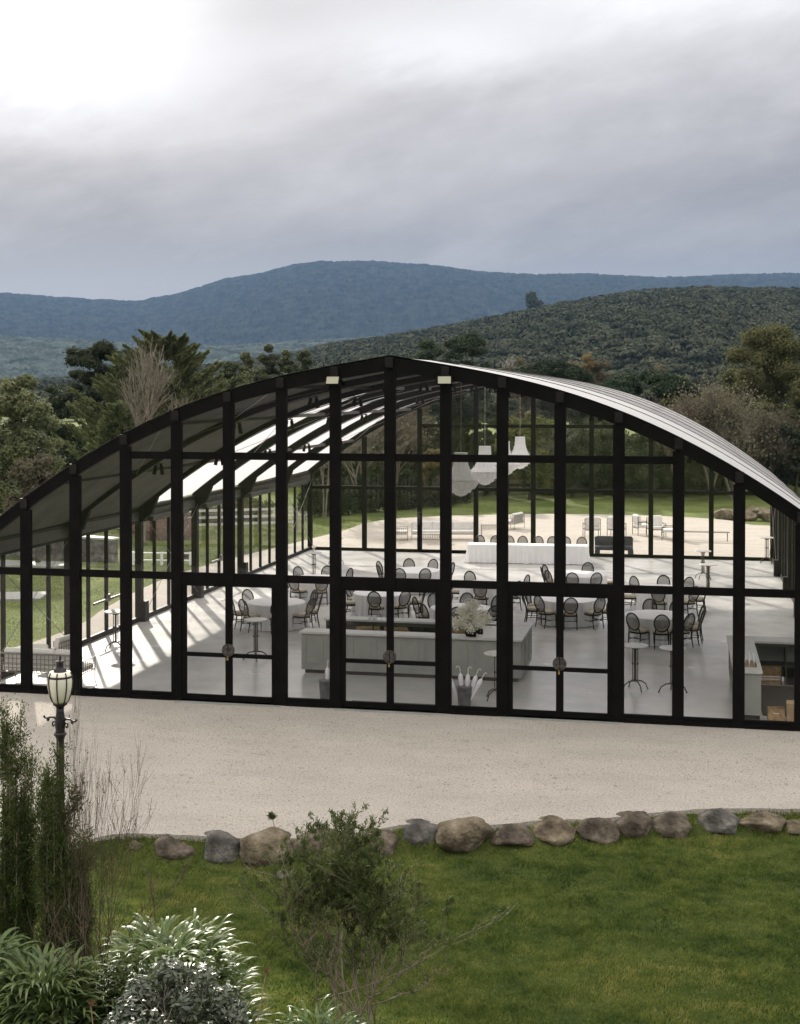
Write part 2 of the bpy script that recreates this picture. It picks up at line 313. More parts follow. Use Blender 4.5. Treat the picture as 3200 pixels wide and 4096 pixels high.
def lawn_h(x,y):
    base=-.075-.03*(np.array(y)<-3.9)*np.clip((x+6.2)/1.2,0,1)
    fy=np.interp(x,[p[0] for p in FRONT],[p[1] for p in FRONT])
    t=np.clip((fy-.0-y)/.34,0,1)*np.clip((x+6.2)/1.2,0,1); t=np.where(y<-4,t,0)
    return base-.29*t+ .03*np.sin(x*1.3+y*.7)*t+.02*np.sin(x*2.9-y*2.1)*t
def grid(name,xs,ys,hf,mat,**kw):
    X,Y=np.meshgrid(xs,ys); Z=hf(X,Y); V=np.stack([X.ravel(),Y.ravel(),Z.ravel()],1); a,b=len(xs),len(ys)
    i=np.arange((a-1)*(b-1)); r=i//(a-1);c=i%(a-1);q=r*a+c
    return npmesh(name,V,np.stack([q,q+1,q+1+a,q+a],1),mat,smooth=True,**kw)
tag(grid('lawn',np.concatenate([np.arange(-34,-7,.8),np.arange(-7,13,.16),np.arange(13,34.1,.8)]),np.concatenate([np.arange(-29,-13,.8),np.arange(-13,-3.9,.16)]),lawn_h,'lawn'),None,None,kind='structure')
def far_h(x,y): return np.where(y<-3,-.5,-.10)+np.clip((y-52)/60,0,1)*.9+ .05*np.sin(x*.21)*np.cos(y*.17)
xs=np.concatenate([np.array([-9000,-3000,-1200,-500,-250,-150]),np.arange(-100,101,4.),np.array([150,250,500,1200,3000,9000])])
ys=np.concatenate([np.array([-400,-100,-34,-4]),np.arange(0,180,4.),np.array([220,300,500,900,2000,4000,9000])])
tag(grid('ground',xs,ys,lambda x,y:np.where(y<-3,-.6,far_h(x,y)),'lawn_far'),None,None,kind='structure')
f=MB(); f.box(-10.05,-.06,-.3,10.05,29.15,0); tag(f.build('floor','concrete'),None,None,kind='structure')
f=MB()
for a,b in((-5,-2.5),(-1.25,1.25),(2.5,5)): f.box(a,-.26,-.3,b,-.105,-.03)
tag(f.build('path','bar_paint'),None,None,kind='structure')
# ---------------------------------------------------------------- glass pavilion
MW=1.25; BAY=4.8433; NB=6; LEN=BAY*NB
AX=np.array([0,1.25,2.5,3.75,5,6.25,7.5,8.75,10.0]);AZ=np.array([7.80,7.59,7.35,7.04,6.61,6.04,5.36,4.54,3.60])
pc=np.polyfit(AX,AZ,4)
def za(x): return float(np.polyval(pc,abs(x)))
Z1,Z2=2.81,5.57; TH=.165; BH=.30
pav=thing('glass_pavilion','large black steel and glass marquee hall with a curved arched roof','building')
xs_=list(np.linspace(-10.08,10.08,57))
BX=xs_
for k in range(NB+1):
    y=k*BAY; th=.16 if k in(0,NB) else .13; y0=y-.08 if k<NB else y-.02
    top=[(x,za(x)) for x in BX]; bot=[(x,za(x)-(BH if k in(0,) else .27)) for x in BX]
    b=MB().strip(top,bot,y0,y0+th)
    if k in(1,2,3,4,5):   # pale track along the lower edge
        pass
    o=b.build('arch_beam','black_metal',pav)
    t=MB()
    if 0<k<NB:
        t.strip([(x,za(x)-.285) for x in BX[4:-4]],[(x,za(x)-.315) for x in BX[4:-4]],y0+.03,y0+.06); t.build('lighting_track','purlin',o)
# membrane bays, keder rails between them
for k in range(NB):
    y0=k*BAY+(.0 if k else -.10);y1=(k+1)*BAY; NY=6
    V=[];F=[]
    xs2=np.linspace(-10.12,10.12,65)
    for j in range(NY+1):
        t=j/NY;yy=y0+(y1-y0)*t;sag=.05*math.sin(PI*t)
        for x in xs2: V.append((x,yy,za(x)+.035-sag*(.4+.6*abs(math.sin(x*1.3)))*.8))
    nx=len(xs2);F=[(j*nx+i,j*nx+i+1,(j+1)*nx+i+1,(j+1)*nx+i) for j in range(NY) for i in range(nx-1)]
    o=npmesh('roof_panel',V,F,'membrane_white' if k<2 else 'membrane_light',pav,smooth=True)
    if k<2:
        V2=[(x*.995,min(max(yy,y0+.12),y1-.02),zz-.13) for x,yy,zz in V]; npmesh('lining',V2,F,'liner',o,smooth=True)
for k in range(1,NB+1):
    y=k*BAY; w=.06
    top=[(x,za(x)+.052) for x in BX];bot=[(x,za(x)+.0) for x in BX]
    MB().strip(top,bot,y-w/2,y+w/2).build('roof_rail','header_grey' if k else 'membrane_white',pav)
# purlins
for k in range(NB):
    for x in (-8.0,-5.4,-2.7,0,2.7,5.4,8.0):
        MB().box(x-.04,k*BAY+.1,za(x)-.20,x+.04,(k+1)*BAY-.1,za(x)-.10).build('purlin','purlin' if k>1 else 'dark_beam',pav)
# bracing cables
def cable(p,q,r_=.008): MB().tube([p,q],r_,5).build('bracing_cable','purlin',pav)
for k in (0,2,5):
    ya,yb=k*BAY+.1,(k+1)*BAY-.1
    for s in(-1,1):
        for (xa,xb) in((5.4,8.0),(2.7,5.4)):
            cable((s*xa,ya,za(xa)-.22),(s*xb,yb,za(xb)-.22)); cable((s*xb,ya,za(xb)-.22),(s*xa,yb,za(xa)-.22))
        cable((s*9.86,ya,.2),(s*9.86,yb,3.2),.009); cable((s*9.86,ya,3.2),(s*9.86,yb,.2),.009)
def gable(y,step,t0,mw,md,z1,z2,th,front):
    half=8
    idx=[i for i in range(-half,half+1) if i%step==0]
    doors=[-3,0,3] if front else []
    for i in idx:
        x=i*MW; zt=za(x)-BH+.02 if abs(i)<8 else za(x)-.2
        z0=-.04
        if i in doors: z0=2.66
        b=MB().box(x-mw/2,y-md/2,z0,x+mw/2,y+md/2,zt)
        if front and i not in doors: b.box(x-mw/2-.035,y-.085,-.04,x+mw/2+.035,y+.10,.075)
        o=b.build('mullion','black_metal',pav)
        if front and abs(i)<8: MB().box(x-.085,y-.145,za(x)-.235,x+.085,y-.083,za(x)-.005).build('node_plate','node_plate',o)
    def tr(z,a,b,h,d=.09):
        MB().box(a,y-d/2,z-h/2,b,y+d/2,z+h/2).build('transom','black_metal',pav)
    cells=list(zip(idx[:-1],idx[1:]))
    for a,b in cells:
        xa,xb=a*MW+mw/2,b*MW-mw/2
        isdoor=front and any(a==d or b==d for d in doors)
        zl=za(max(abs(xa),abs(xb)))-BH
        if isdoor: tr(2.775,xa,xb,.25,.10)
        else:
            tr(z1,xa,xb,th); MB().box(xa,y-.05,-.04,xb,y+.05,.13).box(xa,y-.10,-.04,xb,y-.052,.05).build('sill','black_metal',pav)
        if zl>z2+.02 or za(min(abs(xa),abs(xb)))-BH>z2+.25:
            if za(min(abs(xa),abs(xb)))-BH>z2+.02 and zl>z2-.35: tr(z2,xa,xb,th)
        # panes
        tiers=[(.13,z1-th/2),(z1+th/2,z2-th/2),(z2+th/2,99)]
        if isdoor: tiers=[(2.90,z2-th/2),(z2+th/2,99)]
        if zl<=z2-.35: tiers[-2:]=[(z1+th/2,99)]
        for z0,zt in tiers:
            pts=[]
            for x in np.linspace(xa,xb,5):
                pts.append((x,min(zt,za(x)-BH+.01)))
            if max(p[1] for p in pts)<=z0+.02: continue
            pts=[(x,max(q,z0)) for x,q in pts]
            n=len(pts);vs=[(x,y,z0) for x,_ in pts]+[(x,y,q) for x,q in pts]
            m=MB().add(vs,[(i,i+1,n+i+1,n+i) for i in range(n-1)]); m.build('glass_pane','glass',pav)
gable(0,1,0,.245,.14,Z1,Z2,TH,True)
gable(LEN,2,0,.20,.16,Z1,Z2,.15,False)
# doors of the front gable
for d in(-3,0,3):
    for s in(-1,1):
        xo=d*MW+s*(MW-.1225); xi=d*MW+s*.001
        a,b=min(xo,xi),max(xo,xi); y=-.005
        m=MB()
        so_,si=.11,.078
        if s<0: m.box(a,y-.035,.01,a+so_,y+.035,2.648).box(b-si,y-.035,.01,b,y+.035,2.648); pa,pb=a+so_,b-si
        else: m.box(a,y-.035,.01,a+si,y+.035,2.648).box(b-so_,y-.035,.01,b,y+.035,2.648); pa,pb=a+si,b-so_
        m.box(pa,y-.033,.01,pb,y+.033,.12).box(pa,y-.033,2.60,pb,y+.033,2.648).box(pa,y-.033,.985,pb,y+.033,1.075)
        o=m.build('door','black_metal',pav)
        MB().add([(pa,y,.12),(pb,y,.12),(pb,y,.985),(pa,y,.985),(pa,y,1.075),(pb,y,1.075),(pb,y,2.60),(pa,y,2.60)],[(0,1,2,3),(4,5,6,7)]).build('pane','glass',o)
        # half-round bronze pull plate
        hb=MB();cx,cz=d*MW+s*.006,1.16;pts=[(cx+s*.145*math.cos(t),cz+.145*math.sin(t)) for t in np.linspace(-PI/2,PI/2,17)]
        hb.prism(pts,'y',y-.075,y-.05); hb.box(min(cx+s*.03,cx+s*.07),y-.05,cz-.03,max(cx+s*.03,cx+s*.07),y-.03,cz+.03); hb.build('handle','bronze',o,bevel=.004)
        if s<0:
            k=MB(); k.box(d*MW-.03,y-.085,.935,d*MW+.005,y-.06,.985); k.tube([(d*MW-.025,y-.072,.98),(d*MW-.025,y-.072,1.02),(d*MW,y-.072,1.02),(d*MW,y-.072,.98)],.005,6); k.build('padlock','brass',o)
    MB().box((d-1)*MW+.1225,-.06,-.04,(d+1)*MW-.1225,.06,.008).build('threshold','black_metal',pav)
# side walls
for s in(-1,1):
    X=10*s
    for k in range(NB+1):
        y=k*BAY
        if 0<k<NB:
            p=MB().box(X-.10,y-.10,0,X+.10,y+.10,3.25); p.build('post','dark_beam',pav)
            boot=MB().prism([(y-.16,0),(y+.16,0),(y+.12,.62),(y-.12,.62)],'x',X-s*.26,X-s*.09); boot.build('post_base','dark_beam',pav)
            gp=[(X+s*.02,3.05),(X-s*.12,3.05),(X-s*.22,3.16),(X-s*.42,3.30),(X-s*.62,za(9.38)-.30),(X-s*.62,za(9.38)-.22),(X+s*.02,za(10)-.1)]
            MB().prism(gp,'y',y-.085,y+.085).build('haunch','black_metal',pav)
        if k==NB: continue
        ya,yb=y+.10,y+BAY-.10
        h=MB().box(X-.05,ya,3.10,X+.05,yb,3.375); h.build('header_beam','header_grey',pav)
        e=MB().tube([(X,ya,3.44),(X,yb,3.44)],.075,8); e.build('eave_beam','dark_beam',pav)
        if k in(2,3,4,5) and s<0:
            MB().box(X+.052,ya+.35,3.04,X+.28,yb-1.2,3.18).build('blind_box','header_grey',pav)
        w=MB().box(X-.05,ya,0,X+.05,yb,.14).box(X-.04,ya,3.02,X+.04,yb,3.10)
        nm=4
        for j in range(1,nm):
            yy=y+BAY*j/nm; w.box(X-.045,yy-.045,.14,X+.045,yy+.045,3.02)
        o=w.build('side_window','dark_beam',pav)
        MB().add([(X,ya,.14),(X,yb,.14),(X,yb,3.02),(X,ya,3.02)],[(0,1,2,3)]).build('pane','glass',o)
        if k in(1,3) and s<0:
            yy=y+BAY/2; MB().bar((X+.11,yy-1.1,1.05),(X+.11,yy+1.1,1.05),.05,.06).box(X+.04,yy-.08,.98,X+.10,yy+.08,1.18).build('push_bar','purlin',o)
# ---------------------------------------------------------------- fittings on the frames
def floodlight(label,x,tilt):
    t=thing('floodlight',label,'light',(x,-.20,za(x)-.33),tilt,'floodlights on the front gable')
    b=MB().box(-.16,-.05,-.10,.16,.03,.10); b.build('housing','black_metal',t,bevel=.008)
    MB().box(-.14,-.056,-.082,.14,-.0505,.082).build('lens','lens',t)
    MB().tube([(-.17,0,0),(-.19,.04,.03),(-.19,.10,.06)],.012,6).tube([(.17,0,0),(.19,.04,.03),(.19,.10,.06)],.012,6).box(-.19,.045,.02,.19,.06,.06).build('bracket','black_metal',t)
    for c in t.children: c.rotation_euler=(R(-22),0,0)
    return t
floodlight('square floodlight on the gable, left of the roof apex',-MW,R(-6)); floodlight('square floodlight on the gable, right of the roof apex',MW,R(10))
fr=None; ordn=['front-most','second','third','fourth','fifth']
for k in range(1,6):
    for x,w in((-7.4,'low left'),(-5.2,'middle left'),(-3.1,'upper left'),(-1.1,'top left'),(1.9,'top right'),(4.2,'upper right'),(6.6,'low right')):
        lab='black twin spotlight, %s one under the %s inner roof arch'%(w,ordn[k-1]); loc=(x,k*BAY-.015,za(x)-.30)
        if fr is None:
            fr=thing('twin_spotlight',lab,'light',loc,0,'twin spotlights under the roof arches')
            MB().box(-.12,-.03,-.03,.12,.03,0).build('mount','dark_beam',fr)
            for sx in(-1,1): MB().tube([(sx*.07,0,-.03),(sx*.075,0,-.07),(sx*.12,-.02,-.30)],[.02,.05,.055],10).build('lamp','black_metal',fr)
        else: dup(fr,loc,0,lab)
# chandeliers
def chandelier(y,label):
    t=thing('chandelier',label,'chandelier',(0,y,3.98),0,'crystal chandeliers down the middle of the hall')
    n=40; md=lambda i,j:1.0 if j%2 else .93
    MB().lathe([(.17,1.27),(.19,1.20),(.20,1.0),(.26,.75),(.36,.58),(.50,.46)],n,mod=md).build('bell','crystal',t)
    MB().lathe([(.52,.47),(.50,.36),(.47,.33),(.44,.27),(.36,.22),(.31,.20),(.29,.13),(.20,.10),(.16,.05),(.07,.02),(.0,0)],n,mod=md).build('basket','crystal',t)
    r=MB().lathe([(.50,.45),(.56,.45),(.56,.48),(.50,.48)],40).lathe([(.16,1.26),(.20,1.26),(.20,1.285),(.16,1.285)],24)
    for j in range(12):
        a=j*PI/6; r.tube([(.19*math.cos(a),.19*math.sin(a),1.26),(.21*math.cos(a),.21*math.sin(a),.95),(.34*math.cos(a),.34*math.sin(a),.6),(.53*math.cos(a),.53*math.sin(a),.46)],.006,4)
    r.build('ring','white_paint',t)
    zt=za(0)-.27-3.98
    c=MB(); k=26
    for i in range(k):
        z0=1.27+(zt-1.27)*i/k;z1=1.27+(zt-1.27)*(i+1)/k; c.box(-.018 if i%2 else -.006,-.006 if i%2 else -.018,z0,.018 if i%2 else .006,.006 if i%2 else .018,z1+.01)
    c.build('chain','lattice_metal',t)
    b=MB(); rr=random.Random(int(y*10))
    for j in range(90):
        a=rr.uniform(0,2*PI); q=rr.random(); zz_=.05+q*1.1; rad=np.interp(zz_,[.0,.1,.2,.45,.5,.75,1.0,1.25],[.03,.2,.36,.5,.48,.27,.2,.18])*1.04
        x_,y_=rad*math.cos(a),rad*math.sin(a); b.add([(x_,y_,zz_-.022),(x_+.012,y_,zz_),(x_,y_+.012,zz_),(x_-.012,y_,zz_),(x_,y_-.012,zz_),(x_,y_,zz_+.022)],[(0,2,1),(0,3,2),(0,4,3),(0,1,4),(5,1,2),(5,2,3),(5,3,4),(5,4,1)])
    b.build('crystal_drops','white_paint',t)
    return t
for i,l in((2,'largest-looking crystal chandelier, nearest the front glass'),(3,'crystal chandelier hanging second from the front'),(4,'third crystal chandelier, mostly hidden behind a mullion'),(5,'farthest and smallest-looking crystal chandelier')):
    chandelier(i*BAY,l)
# ---------------------------------------------------------------- chairs and round tables
def make_chair(label):
    t=thing('banquet_chair',label,'chair',(0,0,0),0,'oval-backed chairs at the round tables')   # the sitter faces +x
    w='chair_wood'
    c=MB(); prof=[]
    for i in range(5):
        pass
    nseg=20; V=[];k=0
    def se(a,rx,ry): return (rx*math.copysign(abs(math.cos(a))**.7,math.cos(a)),ry*math.copysign(abs(math.sin(a))**.7,math.sin(a)))
    for zz_,sc in((.43,.96),(.45,1.0),(.475,1.0),(.497,.93),(.505,.6),(.507,.01)):
        for j in range(nseg):
            p=se(2*PI*j/nseg,.225*sc,.225*sc); V.append((p[0]+.01,p[1],zz_))
    F=[(i*nseg+j,i*nseg+(j+1)%nseg,(i+1)*nseg+(j+1)%nseg,(i+1)*nseg+j) for i in range(5) for j in range(nseg)]
    MB().add(V,F).build('seat','chair_seat',t,smooth=True)
    f=MB();V=[]
    for zz_ in(.385,.43):
        for j in range(nseg):
            p=se(2*PI*j/nseg,.23,.23); V.append((p[0]+.01,p[1],zz_))
    f.add(V,[(j,(j+1)%nseg,nseg+(j+1)%nseg,nseg+j) for j in range(nseg)]+[tuple(range(nseg))[::-1],tuple(range(nseg,2*nseg))]); f.build('seat_frame',w,t)
    lean=.14
    def bk(u_,v_): return (-.22-lean*(v_-.45)/.5,u_,v_)
    ring=MB(); pts=[bk(.205*math.cos(a),.725+.245*math.sin(a)) for a in np.linspace(0,2*PI,25)]
    ring.tube(pts,.020,6,cap=False)
    for s in(-1,1): ring.tube([(-.205,s*.19,.40),bk(s*.165,.50),bk(s*.155,.56)],.018,6)
    ring.build('backrest',w,t)
    cz=MB();pp=[bk(.19*math.cos(a),.725+.23*math.sin(a)) for a in np.linspace(0,2*PI,24,endpoint=False)]; cz.add(pp,[tuple(range(24))]); cz.build('cane_panel','cane',t)
    for s in(-1,1):
        MB().tube([(.20,s*.19,.40),(.205,s*.192,.30),(.21,s*.195,0)],[.022,.018,.013],8).build('leg',w,t)
        MB().tube([(-.205,s*.19,.40),(-.225,s*.19,.2),(-.27,s*.19,0)],[.021,.017,.014],8).build('leg',w,t)
    MB().tube([(.205,-.19,.22),(-.22,-.19,.22)],.010,6).tube([(.205,.19,.22),(-.22,.19,.22)],.010,6).tube([(0,-.19,.22),(0,.19,.22)],.010,6).tube([(-.225,-.19,.26),(-.225,.19,.26)],.010,6).build('stretcher',w,t)
    return t
def octant(deg):
    # deg in building axes; the viewer looks along +y, a little from the right
    d=(deg-12+90)%360   # 0 = nearest the camera, 90 = right
    names=['near side','near side just right','near right side','right side toward the front','right side','right side toward the back','far right side','far side just right','far side','far side just left','far left side','left side toward the back','left side','left side toward the front','near left side','near side just left']
    return names[int(round(d/22.5))%16]
TB=[((-5.6,9.6),'front-left round table',[149,-117,52,-25,13,-154,-71]),
 ((0,9.65),'front-middle round table',[172,-131,136,-86,-38,90,46]),
 ((5.6,9.55),'front-right round table',[-114,-81,-49,22,-17,98,66,160]),
 ((-2.92,12.1),'second-row left round table',[-86,-45,-154,12,152]),
 ((2.93,12.04),'second-row right round table',[-160,158,-124,-83,-42,-14]),
 ((-5.8,14.9),'third-row left round table',[132,88,46,-108,-68,174]),
 ((.05,14.75),'third-row middle round table',[124,178,27,-92,-36]),
 ((5.75,14.85),'third-row right round table',[136,91,54,-7,-97,-46,182]),
 ((-2.95,17.6),'back-row left round table',[110,72,-102,-62,-148,168,21]),
 ((2.9,17.7),'back-row right round table',[-174,-138,161,84,-100,-64,23])]
def cloth_mesh(r,h,seed,folds=22,n=132):
    rr=np.random.default_rng(seed); ph=rr.uniform(0,6.3,3); prof=[(.0,h),(.5,h),(r-.03,h),(r-.005,h-.006),(r,h-.03),(r+.005,h-.2),(r+.01,h*.45),(r+.02,.16),(r+.03,.012)]
    V=[];k=len(prof)
    for i,(q,zz_) in enumerate(prof):
        am=max(0,(h-zz_)/h)**.8
        for j in range(n):
            t=2*PI*j/n; w=1+am*(.042*math.sin(folds*t+ph[0]+.8*math.sin(5*t))+.026*math.sin(int(folds*1.7)*t+ph[1])+.012*math.sin(7*t+ph[2])-.01)
            V.append((q*w*math.cos(t),q*w*math.sin(t),zz_))
    F=[(i*n+j,i*n+(j+1)%n,(i+1)*n+(j+1)%n,(i+1)*n+j) for i in range(k-1) for j in range(n)]
    return MB().add(V,F)
ch0=None; tb0=None; RB=1.40
for ti,((tx,ty),tn,angs) in enumerate(TB):
    lab=tn.replace('round table','round banquet table',1)
    if tb0 is None:
        tb0=thing('banquet_table','wooden '+lab+', under its cloth','table',(tx,ty,0),0,'round banquet tables'); b=tb0
        MB().lathe([(.0,.70),(.86,.70),(.87,.71),(.87,.73),(.86,.735),(0,.735)],48).build('table_top','crate_wood',b)
        for a in range(4):
            c_,s_=math.cos(a*PI/2+.6),math.sin(a*PI/2+.6); MB().tube([(.55*c_,.55*s_,.70),(.62*c_,.62*s_,0)],.018,8).build('leg','dark_beam',b)
    else: dup(tb0,(tx,ty,0),ti*.7,'wooden '+lab+', under its cloth')
    c=cloth_mesh(.885,.745,ti,20+ti%4).build('tablecloth','tablecloth',smooth=True); c.location=(tx,ty,0); tag(c,'white floor-length cloth on the '+tn,'tablecloth','white round tablecloths')
    used=set()
    for a in angs:
        w=octant(a)
        while w in used: w=w+' again'
        used.add(w); jr=random.Random(ti*100+a)
        rad=RB-.36+jr.uniform(-.03,.05); p=(tx+rad*math.cos(R(a)),ty+rad*math.sin(R(a)),0); rz=R(a)+PI+R(jr.uniform(-9,9))
        l='oval-backed chair on the %s of the %s'%(w,tn)
        if ch0 is None: ch0=make_chair(l); ch0.location=p; ch0.rotation_euler=(0,0,rz)
        else: dup(ch0,p,rz,l)
# head table with eight chairs behind it
rz=R(3.2)
def rot(x,y,cx=.05,cy=26.35): return (cx+x*math.cos(rz)-y*math.sin(rz),cy+x*math.sin(rz)+y*math.cos(rz))
names8=['leftmost','second from the left','third from the left','fourth from the left','fourth from the right','third from the right','second from the right','rightmost']
for i in range(8):
    x,y=rot(-2.05+i*.605+(.03 if i%3 else -.05),.86); c=dup(ch0,(x,y,0),-PI/2+rz+R((i*37%11)-5),'oval-backed chair behind the long white head table, %s of its row'%names8[i]); c['group']='chairs behind the head table'
def longcloth(w,d,h):
    m=MB(); top=[(-w/2,-d/2),(w/2,-d/2),(w/2,d/2),(-w/2,d/2)]; per=[]
    N=160; L=2*(w+d)
    for j in range(N):
        s=j/N*L
        if s<w: per.append((-w/2+s,-d/2,0,-1))
        elif s<w+d: per.append((w/2,-d/2+s-w,1,0))
        elif s<2*w+d: per.append((w/2-(s-w-d),d/2,0,1))
        else: per.append((-w/2,d/2-(s-2*w-d),-1,0))
    V=[]
    for zz_,a in((h,0),(h-.02,.012),(h*.55,.03),(.02,.07)):
        for j,(x,y,nx,ny) in enumerate(per):
            cr=1.0 if (abs(abs(x)-w/2)<.12 and abs(abs(y)-d/2)<.12) else 0
            q=a*(1+.45*math.sin(j*1.1)+.3*math.sin(j*.37)+1.2*cr); V.append((x+nx*q+(math.copysign(.04*a*10,x)*cr if ny else 0),y+ny*q,zz_))
    k=N; m.add(V,[(i*k+j,i*k+(j+1)%k,(i+1)*k+(j+1)%k,(i+1)*k+j) for i in range(3) for j in range(k)]+[tuple(range(k))]); return m
for sx,wd,l in((-1.22,2.42,'left'),(1.24,2.46,'right')):
    x,y=rot(sx,0)
    t=thing('trestle_table','long trestle table, %s half of the head table, under its cloth'%l,'table',(x,y,0),rz,'trestle tables of the head table')
    MB().box(-wd/2+.01,-.37,.70,wd/2-.01,.37,.745).build('table_top','crate_wood',t)
    for ax in(-.9,.9):
        for ay in(-.28,.28): MB().tube([(ax,ay,.7),(ax,ay,0)],.016,6).build('leg','dark_beam',t)
    c=longcloth(wd,.76,.76).build('tablecloth','tablecloth'); c.location=(x,y,0); c.rotation_euler=(0,0,rz); tag(c,'white cloth over the %s half of the long head table'%l,'tablecloth','cloths of the head table')
# tall bistro tables
def bistro(loc,rz_,label,src=None):
    if src: return dup(src,loc,rz_,label)
    t=thing('bistro_table',label,'table',loc,rz_,'tall bistro tables')
    MB().lathe([(0,1.03),(.30,1.03),(.31,1.04),(.31,1.055),(.30,1.062),(0,1.062)],32).build('table_top','marble',t)
    c=MB()
    for j in range(4):
        a=j*PI/2+PI/4; x,y=.062*math.cos(a),.062*math.sin(a); c.tube([(x,y,.20),(x,y,1.0)],.011,6)
    c.tube([(0,0,.2),(0,0,1.0)],.022,8)
    for zz_ in(.22,.62,.98): c.lathe([(.0,-.012),(.085,-.012),(.085,.012),(0,.012)],12,(0,0,zz_))
    c.lathe([(.0,0),(.11,.0),(.11,.03),(0,.03)],16,(0,0,1.0)); c.build('column','iron',t)
    for j in range(4):
        a=j*PI/2; MB().tube([(.05*math.cos(a),.05*math.sin(a),.21),(.16*math.cos(a),.16*math.sin(a),.20),(.27*math.cos(a),.27*math.sin(a),.13),(.315*math.cos(a),.315*math.sin(a),.03),(.33*math.cos(a),.33*math.sin(a),0)],[.016,.015,.014,.014,.02],8).build('leg','iron',t)
    return t
b0=bistro((5.25,3.05,0),.5,'tall marble-topped bistro table, left of the pair inside the front right glass')
for p,l in(((6.12,2.9,0),'tall marble-topped bistro table, right of the pair inside the front right glass'),((-8.78,5.15,0),'tall bistro table standing in the sun stripes by the left glass wall'),
 ((-4.63,4.66,0),'tall bistro table seen through the left doors'),((2.2,1.4,0),'tall bistro table half hidden behind a front mullion, before the bar'),
 ((7.08,22.9,0),'tall bistro table at the back right, farther of two that overlap'),((7.2,18.82,0),'tall bistro table at the back right, nearer of two that overlap'),
 ((9.72,28.3,0),'tall bistro table in the far right corner by the glass'),((-7.12,19.32,0),'tall bistro table at the back left holding a small vase'),((-7.58,24.36,0),'tall bistro table at the far left, its top behind a mullion')):
    bistro(p,.3+p[0],l,b0)
v=thing('vase','small clear vase on the back left bistro table','vase',(-7.12,19.32,1.062)); MB().lathe([(0,0),(.05,0),(.06,.06),(.035,.12),(.05,.17)],16).build('glass_body','clearglass',v,smooth=True); MB().lathe([(0,.15),(.06,.17),(.09,.21),(.05,.26),(0,.27)],10).build('flower_head','petal',v)
# ---------------------------------------------------------------- bar
bar=thing('bar_counter','long grey panelled bar island with pale tops and open back','bar',(0,0,0))
def panels(m,x0,x1,y,n,nrm=-1,h0=.12,h1=.96,axis='x'):
    w=(x1-x0)/n
    for i in range(n):
        a,b=x0+i*w+.07,x0+(i+1)*w-.07
        for (p,q,r_,s_) in((a,h0+.10,b,h0+.125),(a,h1-.025,b,h1),(a,h0+.125,a+.025,h1-.025),(b-.025,h0+.125,b,h1-.025)):
            y0,y1=sorted((y,y+nrm*.014))
            if axis=='x': m.box(p,y0,q,r_,y1,s_)
            else: m.box(y0,p,q,y1,r_,s_)
m=MB().box(-2.98,3.25,.10,2.52,3.62,1.0)
for x in(-2.0,-.6,.8,2.0): m.box(x-.004,3.246,.10,x+.004,3.249,1.0)
panels(m,-2.95,2.5,3.25,9); m.build('front_panel','bar_paint',bar)
MB().box(-2.9,3.31,0,2.42,3.6,.10).build('kickboard','dark_shelf',bar)
MB().box(-3.02,3.19,1.0,2.56,3.72,1.05).build('counter_top','bar_top',bar,bevel=.006)
m=MB().box(2.14,3.62,.10,2.52,5.62,1.0); panels(m,3.3,5.6,2.52,3,1,axis='y'); m.build('side_panel','bar_paint',bar)
MB().box(2.1,3.725,1.0,2.56,5.18,1.048).build('counter_top','bar_top',bar,bevel=.006)
MB().box(-2.92,5.2,1.0,2.58,5.72,1.05).build('counter_top','bar_top',bar,bevel=.006)
m=MB().box(-2.88,5.66,.05,2.1,5.69,1.0).box(-2.88,5.24,.05,-2.85,5.66,1.0).box(-2.85,5.26,.50,2.1,5.66,.53).box(-2.85,5.26,.05,2.1,5.66,.09)
for x in(-1.6,-.3,1.0): m.box(x-.02,5.26,.53,x+.02,5.66,1.0)
m.box(-2.85,5.24,.90,2.1,5.26,1.0); m.build('shelf','header_grey',bar)
for x,l in((-1.75,'wooden crate on the back bar shelf, leftmost of three'),(-1.0,'wooden crate on the back bar shelf, middle of three'),(.75,'wooden crate on the back bar shelf, rightmost of three')):
    t=thing('wooden_crate',l,'crate',(x,5.44,.53),0,'wooden crates under the back counter'); c=MB()
    for j in range(3): c.box(-.30,-.17,.02+j*.12,.30,-.155,.11+j*.12).box(-.30,.155,.02+j*.12,.30,.17,.11+j*.12)
    c.box(-.30,-.155,0,.30,.155,.02); c.build('slats','crate_wood',t)
    MB().box(-.315,-.155,0,-.30,.155,.36).box(.30,-.155,0,.315,.155,.36).build('end_board','crate_wood',t)
# white flowers in a black bowl
ft=thing('flower_arrangement','large bunch of creamy white blossoms in a black bowl on the bar','flowers',(1.27,3.47,1.05))
MB().lathe([(0,0),(.13,0),(.15,.06),(.15,.17),(.12,.18)],20).build('bowl','black_metal',ft,smooth=True)
rg=np.random.default_rng(3); st=MB(); blobs=[]
for j in range(34):
    a=rg.uniform(0,2*PI);e=rg.uniform(.15,1.45);L=rg.uniform(.28,.52)*(1.0+.25*(e>1.1)); p=(L*1.05*math.cos(e)*math.cos(a),L*.8*math.cos(e)*math.sin(a),.14+L*1.18*math.sin(e)); st.tube([(0,0,.12),(p[0]*.5,p[1]*.5,p[2]*.6+.05),p],.004,4); blobs.append(p)
st.build('stem','petal_stem',ft)
def diamonds(C,A,B):
    """leaf-shaped quads from centres, half-length and half-width vectors"""
    V=np.stack([C-A,C+B,C+A,C-B],1).reshape(-1,3); F=np.arange(len(V)).reshape(-1,4); return V,F
def runit(rg,n): v=rg.normal(size=(n,3)); return v/np.linalg.norm(v,axis=1,keepdims=True)
